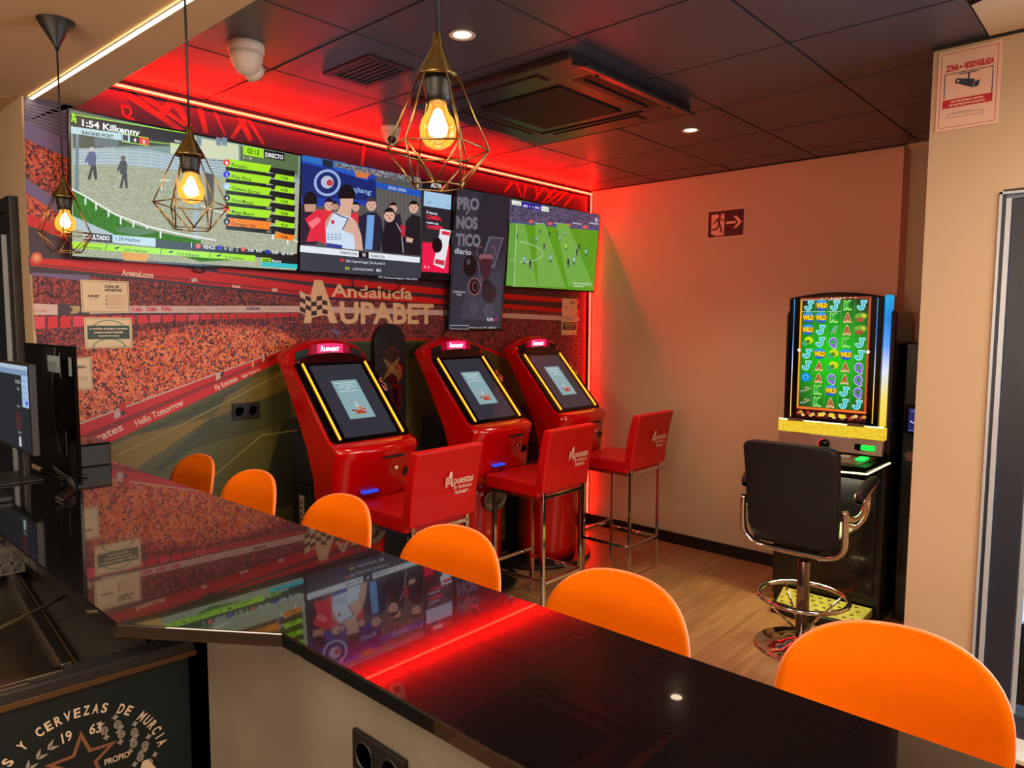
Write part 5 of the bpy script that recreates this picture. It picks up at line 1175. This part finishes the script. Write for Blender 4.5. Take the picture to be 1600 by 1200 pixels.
# highlighted cells and coins
for (x0, x1) in ((.012, .012+2*cw-.01), (.012+cw*2, .012+cw*3)):
    kk = F.k+1
    for y in (SH-.014, SH-.012-rh): F.line((x0, y), (x1, y), .003, S_(220, 255, 250), kk)
for x_, y_ in ((.004, SH*.565), (SW-.004, SH*.565)): F.poly(circ(x_, y_, .010, 14), S_(240, 240, 230))
for i in range(26):
    F.poly(circ(.012+i*.0148, .026+.009*math.sin(i*2.1), .012, 9, .010), S_(*[(170, 60, 40), (220, 150, 60), (236, 190, 120), (90, 24, 20)][i % 4]))
for x_ in (.13, .19, .245): F.rect(x_, .018, x_+.032, .038, S_(240, 216, 60))
F.rect(.0, SH-.012, SW, SH, S_(150, 50, 20)); F.text('* * HOT * *', SW*.3, SH-.011, .009, S_(250, 240, 200), w=.2)
F.build('reel_screen', t)
# illuminated footrest
ft = MB(); M_ft = mat('yellow_patterned_footplate', (178, 178, 82), .4, noise=(14, .35))
ft.prism([(-.02, .26), (-.20, .235), (-.225, .0), (-.21, -.20), (-.17, -.28), (-.02, -.30)], M_black, lambda a, b: (a, b, .055), lambda a, b: (a, b, .0)); fo = ft.build('footrest', t, .004)
ft = MB(); ft.prism([(-.022, .23), (-.18, .21), (-.205, .0), (-.192, -.19), (-.155, -.26), (-.022, -.28)], M_ft, lambda a, b: (a, b, .110 - (-a)*.25), lambda a, b: (a, b, .056)); fp = ft.build('footplate', fo, .003)
st = MB()
for i in range(4):
    for j in range(9): st.lathe([(.012, .0), (.009, .004), (0, .005)], mat('footplate_stud', (130, 120, 60), .4), c=(-.165+i*.04, .18-j*.05+(i % 2)*.02, .110-.25*(.165-i*.04)), n=10, sx=.7)
st.build('stud_pattern', fp)
l = bpy.data.lights.new('footwell_lamp', 'AREA'); l.energy = 9; l.color = (1, .9, .4); l.shape = 'RECTANGLE'; l.size = .06; l.size_y = .4
q = bpy.data.objects.new('footwell_lamp', l); COL.objects.link(q); q.location = (-.645, -2.19, .84); q.rotation_euler = (0, math.radians(8), 0)

# narrow machine beside it, mostly hidden by the pillar
t = thing('change_machine', 'dark narrow machine with small blue display, squeezed beside the pillar', 'change machine', (-.42, -2.685, 0))
Mx('cabinet', 0, .38, -.165, .16, 0, 1.62, M_navy, bv=.01)
Mx('display_frame', -.03, 0, -.15, .14, 1.10, 1.27, M_gloss, bv=.006)
Mx('display', -.0335, -.03, -.13, .12, 1.12, 1.25, S_(30, 36, 90), bv=0)
F = Flat((-.0338, .12, 1.12), (0, -1, 0), (0, 0, 1)); F.line((.02, .05), (.10, .05), .006, S_(210, 220, 255)); F.line((.02, .05), (.01, .06), .005, S_(210, 220, 255)); F.line((.01, .115), (.05, .118), .004, S_(120, 140, 240)); F.line((0, .004), (.2, .004), .003, S_(120, 140, 240)); F.build('display_graphics', t)
Mx('ticket_slot', -.012, 0, -.02, .13, .945, 1.0, mat('pink_grey_plate', (130, 90, 90), .4), bv=.003)
Mx('keyhole_handle', -.02, 0, .06, .08, .82, .88, M_chrome, bv=.003)
Mx('service_door', -.008, 0, -.14, .135, .28, .62, M_black, bv=.004)

# ------------------------------------------------------------------ swivel stool with chrome arms
t = thing('swivel_stool', 'black swivel stool with chrome arms and foot ring facing the slot machine', 'stool', (-1.155, -2.268, 0), 0)
Mv = mat('black_leather', (22, 23, 33), .5, bump=(120, .15))
MB().lathe([(0, 0), (.238, 0), (.240, .006), (.228, .012), (.15, .016), (.148, .024), (.10, .030), (.098, .036), (.045, .048), (.040, .06), (0, .06)], M_chrome, n=48).build('base', t)
MB().lathe([(.033, .05), (.033, .33), (.0345, .335), (.0345, .345), (.033, .35), (.033, .47), (.030, .475), (0, .475)], mat('brushed_chrome_column', (150, 138, 132), .22, 1), n=28).build('column', t)
MB().lathe([(.028, .47), (.028, .55), (0, .55)], M_black, n=20).build('gas_collar', t)
fr = MB().tube([(.225*math.cos(a), .225*math.sin(a), .275) for a in [2*PI*k/48 for k in range(48)]], .0125, M_chrome, 10, True); rg = fr.build('foot_ring', t)
sp = MB()
for k in range(4):
    a = PI/4+PI/2*k; sp.tube([(.035*math.cos(a), .035*math.sin(a), .10), (.215*math.cos(a), .215*math.sin(a), .27)], .006, M_chrome, 8)
sp.build('ring_spokes', rg)
ru = MB(); ru.box(-.12, .12, -.12, .12, .548, .565, M_black)
for i in range(4): ru.lathe([(.008, .53), (.008, .55), (0, .55)], M_chrome, c=(-.13, .15-.09*i, 0), n=10)
ru.build('mechanism', t)
sc = MB(); sc.box(-.16, .23, -.225, .225, .575, .66, Mv); sc.build('seat', t, .03, 4)
# backrest (on the -x side, leaning back)
rings = []
for z, x, w_ in ((.600, -.150, .205), (.68, -.178, .226), (.80, -.195, .232), (.93, -.212, .234), (1.04, -.232, .236), (1.09, -.242, .238), (1.118, -.250, .222), (1.130, -.254, .18)):
    y0 = .005; ring = []
    for k in range(11): s = -1+.2*k; ring.append(Vector((x-.020-.016*(1-s*s), y0+s*w_, z)))
    for k in range(11): s = 1-.2*k; ring.append(Vector((x+.025-.012*(1-s*s), y0+s*w_, z)))
    rings.append(ring)
MB().loft(rings, Mv).build('backrest', t, .008, 2)
# chrome frame running under the back and up both sides, arms
fr = MB()
def ribbon(pts, w_, h_, m, mb):
    rings = []; P = [Vector(p) for p in pts]
    for i, p in enumerate(P):
        d = (P[min(i+1, len(P)-1)]-P[max(i-1, 0)]).normalized(); a = Vector((1, 0, 0)); a = (a-d*a.dot(d)).normalized(); b_ = d.cross(a)
        rings.append([p+a*w_/2*math.cos(q)+b_*h_/2*math.sin(q) for q in [2*PI*k/12 for k in range(12)]])
    mb.loft(rings, m)
def sm(P, n=6):
    P = [Vector(p) for p in P]; out = []
    for i in range(len(P)-1):
        p0, p1, p2, p3 = P[max(i-1, 0)], P[i], P[i+1], P[min(i+2, len(P)-1)]
        for k in range(n):
            s = k/n; out.append(.5*((2*p1)+(-p0+p2)*s+(2*p0-5*p1+4*p2-p3)*s*s+(-p0+3*p1-3*p2+p3)*s**3))
    return out+[P[-1]]
ribbon(sm([(-.20, .255, .82), (-.195, .258, .72), (-.185, .25, .62), (-.175, .19, .572), (-.172, .09, .562), (-.172, -.09, .562), (-.175, -.19, .572), (-.185, -.25, .62), (-.195, -.258, .72), (-.20, -.255, .82)]), .046, .030, M_chrome, fr)
fr.build('back_frame', t)
for s in (1, -1):
    ar = MB(); ribbon(sm([(-.195, s*.258, .80), (-.15, s*.275, .775), (-.07, s*.292, .785), (-.03, s*.295, .84), (-.05, s*.292, .90)]), .034, .024, M_chrome, ar)
    ribbon(sm([(-.195, s*.258, .76), (-.13, s*.285, .735), (-.03, s*.300, .77), (.01, s*.302, .85), (-.01, s*.296, .91)]), .022, .016, M_chrome, ar); arm = ar.build('armrest', t)
    pd = MB(); P = sm([(-.11, s*.290, .865), (-.08, s*.292, .895), (.0, s*.295, .925), (.08, s*.296, .940), (.13, s*.296, .938)]); rr = []
    for i, p in enumerate(P):
        q = i/(len(P)-1); w_ = .030*math.sin(PI*(.12+.80*q))**.5; rr.append([p+Vector((0, w_*math.cos(a), .014*math.sin(a)-.002)) for a in [2*PI*k/12 for k in range(12)]])
    pd.loft(rr, Mv); pd.build('arm_pad', arm)
    pd = MB(); rr = [[p+Vector((0, (v.y-p.y)*1.12, (v.z-p.z)*.7-.010)) for v in r] for p, r in zip(P, rr)]; pd.loft(rr, M_chrome); pd.build('arm_pad_tray', arm)

# ================================================================== bar equipment on the left
# beer cooler under the bar
t = thing('bottle_cooler', 'dark green branded bottle cooler with open steel lids under the bar top', 'cooler', (0, 0, 0))
ZC = .938; X1, X0, Y0, Y1 = 0, -1.0, 0, 1.1
t.location = (-4.215, -1.88, 0); t.rotation_euler = (0, 0, math.radians(-5.2))
M_cool = mat('dark_green_cooler_paint', (6, 28, 34), .38, coat=.2); M_br = mat('bronze_edge', (120, 96, 70), .35, .8)
c = MB(); c.box(X0, X1, Y0, Y0+.04, 0, ZC-.03, M_cool).box(X0, X1, Y1-.04, Y1, 0, ZC-.03, M_cool).box(X1-.04, X1, Y0+.04, Y1-.04, 0, ZC-.03, M_cool).box(X0, X0+.04, Y0+.04, Y1-.04, 0, ZC-.03, M_cool).box(X0, X1, Y0, Y1, .05, .10, M_cool)
cab = c.build('cabinet', t, .004)
rim = MB(); rim.box(X0, X1+.01, Y0-.012, Y0+.05, ZC-.03, ZC, M_dark).box(X0, X1+.01, Y1-.05, Y1, ZC-.03, ZC, M_dark).box(X1-.055, X1+.01, Y0+.05, Y1-.05, ZC-.03, ZC, M_dark)
rim.build('top_rim', t, .004)
MB().box(X0, X1+.012, Y0-.016, Y0-.012, ZC-.038, ZC-.024, M_br).build('front_trim', t, .001)
M_well = mat('dark_steel_well', (110, 100, 92), .25, .7)
w_ = MB(); w_.box(-.215, X1-.055, Y0+.05, Y1-.05, ZC-.045, ZC-.038, M_well); w_.build('closed_lid', t, .002)
w_ = MB(); w_.box(X0+.04, -.262, Y0+.05, Y1-.05, ZC-.022, ZC-.014, M_steel); lid = w_.build('sliding_lid', t, .002)
r_ = MB(); r_.box(-.262, -.240, Y0+.045, Y1-.05, ZC-.03, ZC+.006, M_steel).box(-.236, -.228, Y0+.045, Y1-.05, ZC-.03, ZC-.002, M_br); r_.box(X0+.04, -.262, Y0+.02, Y0+.048, ZC-.02, ZC+.004, M_steel); r_.build('lid_rim', lid, .002)
MB().box(X0+.04, -.33, Y0-.0, Y0+.018, ZC, ZC+.004, M_steel).build('lid_handle', lid, .001)
# printed roundel on the front (faces -y)
F = Flat((-.2426, Y0-.0006, .6652), (1, 0, 0), (0, 0, 1), .00008); MI = ink((214, 196, 176)); MI2 = ink((130, 90, 70)); MI3 = ink((150, 146, 140)); MCg = M_cool
def arc_text(s, R_, a0, a1, h, m):
    n_ = len(s)
    for i, ch in enumerate(s):
        if ch == ' ': continue
        a = math.radians(a0+(a1-a0)*i/(n_-1)); F.text(ch, R_*math.cos(a), R_*math.sin(a), h, m, align='c', bold=.03, rot=a-PI/2, w=h*(.62 if ch != 'I' else .16), k=3)
arc_text('MAESTROS Y CERVEZAS DE MURCIA', .166, 181, 12, .021, MI)
F.text('19', -.032, .117, .023, MI, w=.020, bold=.02, rot=.12); F.text('63', .020, .117, .023, MI, w=.024, bold=.02, rot=-.10)
so_ = []; si_ = []
for k in range(10):
    a = PI/2+PI/5*k; r = .076 if k % 2 == 0 else .032; so_.append((r*math.cos(a)+.004, r*math.sin(a)+.057)); r2 = .056 if k % 2 == 0 else .023; si_.append((r2*math.cos(a)+.004, r2*math.sin(a)+.057))
F.k = 4
for k in range(10): F.poly([so_[k], so_[(k+1) % 10], si_[(k+1) % 10], si_[k]], MI2, 4)
for k in range(11):   # hops on the right
    a = math.radians(66-9.5*k); R_ = .134+(.008 if k % 2 else -.009); cx, cy = R_*math.cos(a), R_*math.sin(a)
    F.poly(circ(cx, cy, .0085, 12, .010), MI3, 5+k)
    for j in range(3): F.line((cx-.007, cy-.005+.005*j), (cx+.007, cy-.003+.005*j), .0009, MCg, 17)
    F.line((cx, cy+.008), (cx, cy-.008), .0008, MCg, 17)
    for s in (-1, 1):
        q = a+s*.09; lx, ly = (R_+s*.014)*math.cos(q), (R_+s*.014)*math.sin(q); F.poly([(lx-.008, ly), (lx-.003, ly+.003), (lx, ly+.009), (lx+.003, ly+.003), (lx+.008, ly), (lx+.003, ly-.003), (lx, ly-.008), (lx-.003, ly-.003)], MI3, 4)
for k in range(7):   # barley on the left
    a = math.radians(118+11*k); R_ = .130; cx, cy = R_*math.cos(a), R_*math.sin(a)
    for s in (-1, 1):
        d = a-PI/2+s*.5; dx, dy = math.cos(d), math.sin(d); F.poly([(cx, cy), (cx+dx*.010-dy*.004*s, cy+dy*.010+dx*.004*s), (cx+dx*.024, cy+dy*.024), (cx+dx*.011+dy*.004*s, cy+dy*.011-dx*.004*s)], MI3, 5)
F.k = 18
F.text('PROPIO', .048, .032, .014, MI, w=.052, bold=.02, rot=.0); F.text('CARÁCTER', -.105, .030, .014, MI, w=.066, bold=.02)
F.text('ESTRELLA', -.205, -.098, .062, MI, w=.385, bold=.05, rot=.12); F.text('LEVANTE', -.12, -.15, .034, MI, w=.26, bold=.04, rot=.12)
F.build('brand_print', cab)
# tongs / scoop rod lying over the lids
tag(MB().tube([(-4.33, -1.375, ZC+.013), (-4.50, -1.488, ZC+.013), (-4.75, -1.655, ZC+.013)], .0045, mat('worn_steel_rod', (170, 160, 130), .35, .8), 8).build('stirring_rod'), 'thin pale metal rod lying across the open cooler lids', 'rod')
# plastic crate on the cooler
t = thing('plastic_crate', 'small grey lattice plastic crate on the cooler at the left edge', 'crate', (-4.48, -.885, ZC+.007))
Mc = mat('grey_crate_plastic', (96, 92, 88), .5)
b_ = MB(); b_.box(-.12, .12, -.16, .16, 0, .006, Mc)
for s in (-1, 1):
    b_.box(-.12, .12, s*.16-.004, s*.16+.004, .07, .085, Mc).box(s*.12-.004, s*.12+.004, -.16, .16, .07, .085, Mc).box(s*.12-.003, s*.12+.003, -.16, .16, .03, .038, Mc).box(-.12, .12, s*.16-.003, s*.16+.003, .03, .038, Mc)
    for i in range(9): b_.box(-.12+.03*i-.003, -.12+.03*i+.003, s*.16-.003, s*.16+.003, 0, .075, Mc)
    for i in range(11): b_.box(s*.12-.003, s*.12+.003, -.16+.032*i-.003, -.16+.032*i+.003, 0, .075, Mc)
b_.build('lattice_body', t)

# black glossy unit on the counter
t = thing('counter_screen', 'tall thin glossy black screen standing on the bar beside the monitor', 'screen', (-4.14, -.56, CT))
Mbx = lambda nm, x0, x1, y0, y1, z0, z1, m, par=None, bv=.004, **k: MB().box(x0, x1, y0, y1, z0, z1, m).build(nm, par or t, bv, 2, **k)
M_gs = mat('deep_black_gloss', (4, 4, 6), .1, spec=.12)
Mbx('panel', .0, .012, -.29, .30, .012, .495, M_gs, bv=.002)
Mbx('foot', -.008, .08, -.12, .14, 0, .012, M_black)
F = Flat((-.0006, .30, 0), (0, -1, 0), (0, 0, 1), .00012)
gz = [(.27-.06*math.sin(PI*k/12)-.0, .10+.385*k/12) for k in range(13)]  # curved band: a reflection painted onto the glossy face
F.k = 1
for k in range(12): F.poly([gz[k], (gz[k][0]+.13, gz[k][1]), (gz[k+1][0]+.13, gz[k+1][1]), gz[k+1]], mat('painted_reflection_grey', (24, 26, 32), .25), 1); F.poly([(gz[k][0]+.128, gz[k][1]), (gz[k][0]+.133, gz[k][1]), (gz[k+1][0]+.133, gz[k+1][1]), (gz[k+1][0]+.128, gz[k+1][1])], ink((150, 150, 155)), 2)
F.rect(.40, .0, .585, .38, ink((3, 3, 4), .15)); F.rect(.30, .395, .44, .455, ink((150, 165, 175), .3)); F.text('CON APRO', .32, .42, .012, ink((40, 44, 50), .3), w=.08); F.rect(.445, .38, .450, .47, ink((170, 170, 170), .3)); F.rect(.54, .39, .575, .455, ink((130, 140, 150), .3)); F.rect(.475, .10, .48, .19, ink((120, 120, 124), .3))
F.build('face_reflections', t)
t = thing('card_reader', 'small flat black box on the bar next to the glossy black screen', 'box', (-3.98, -.36, CT))
Mbx('housing', -.07, .075, -.10, .10, 0, .085, M_black); Mbx('lid', -.07, .075, -.10, .10, .085, .092, M_gloss)
# monitor
t = thing('computer_monitor', 'thin computer monitor with a web page on screen, at the far left of the bar', 'monitor', (-4.25, -.50, CT))
Mbx('bezel', .0, .022, -.262, .262, .115, .432, M_dark, bv=.003)
F = Flat((-.0006, .255, .125), (0, -1, 0), (0, 0, 1), .00006)
F.rect(0, 0, .50, .30, S_(34, 38, 44)); F.rect(0, .265, .50, .30, S_(120, 146, 176)); F.rect(0, .285, .5, .30, S_(170, 190, 210)); F.rect(.42, .155, .5, .265, S_(160, 186, 220)); F.rect(.46, .165, .49, .178, S_(50, 90, 210))
for i in range(4): F.text('texto de la página', .425, .245-.02*i, .006, S_(60, 70, 90), w=.06)
F.text('TARJETA CENTRAL', .34, .235, .012, S_(150, 150, 150), w=.07, bold=.03); F.text('salida', .36, .212, .010, S_(170, 170, 170), w=.03); F.text('directo', .35, .150, .009, S_(160, 170, 180), w=.04)
for i in range(5): F.text('apuesta carrera', .335, .125-.013*i, .008, S_(150, 40, 40), w=.06)
F.text('Próximo', .35, .055, .010, S_(170, 170, 170), w=.04); F.poly([(.355, .01), (.385, .01), (.38, .045), (.36, .045)], S_(190, 200, 210))
F.build('screen', t)
Mbx('stand_neck', .022, .045, -.035, .035, .006, .20, M_dark); Mbx('stand_foot', -.09, .065, -.12, .12, 0, .008, M_dark, bv=.003)
# cables
mb = MB()
for i in range(4):
    y = -.80-.02*i; mb.tube(sm([(-4.20, y+.02, CT+.08-.01*i), (-4.175, y-.02, CT+.05), (-4.17, y-.05, CT+.015), (-4.20, y-.09, CT+.006), (-4.24, y-.16, CT+.006)]), .003, M_black, 6)
tag(mb.build('monitor_cables'), 'tangle of thin black cables behind the monitor on the bar', 'cables')
tag(MB().box(-4.44, -4.345, -.90, -.52, CT, CT+.018, M_black).build('keyboard', bevel=.004), 'black keyboard lying on the bar below the monitor', 'keyboard')
# cables drooping under the televisions
mb = MB(); mb.tube(sm([(-2.42, -.03, 2.02), (-2.40, -.02, 1.93), (-2.33, -.016, 1.905), (-2.22, -.016, 1.925), (-2.12, -.016, 1.905), (-2.05, -.016, 1.95), (-2.1, -.03, 2.02)]), .0035, M_black, 6)
tag(mb.build('television_cable'), 'black cable drooping from the televisions over the cream lettering', 'cable')
mb = MB(); mb.tube(sm([(-3.36, -.03, 2.02), (-3.35, -.02, 1.975), (-3.31, -.018, 1.965), (-3.29, -.018, 1.985), (-3.31, -.02, 2.02)]), .0035, M_black, 6)
tag(mb.build('television_cable'), 'small loop of black cable under the greyhound television', 'cable')
tag(MB().tube(sm([(-1.66, -.02, 1.99), (-1.665, -.012, 1.8), (-1.66, -.012, 1.68), (-1.70, -.012, 1.62), (-1.80, -.012, 1.55)]), .004, M_black, 6).build('television_cable'), 'black cable running down the mural left of the portrait screen', 'cable')
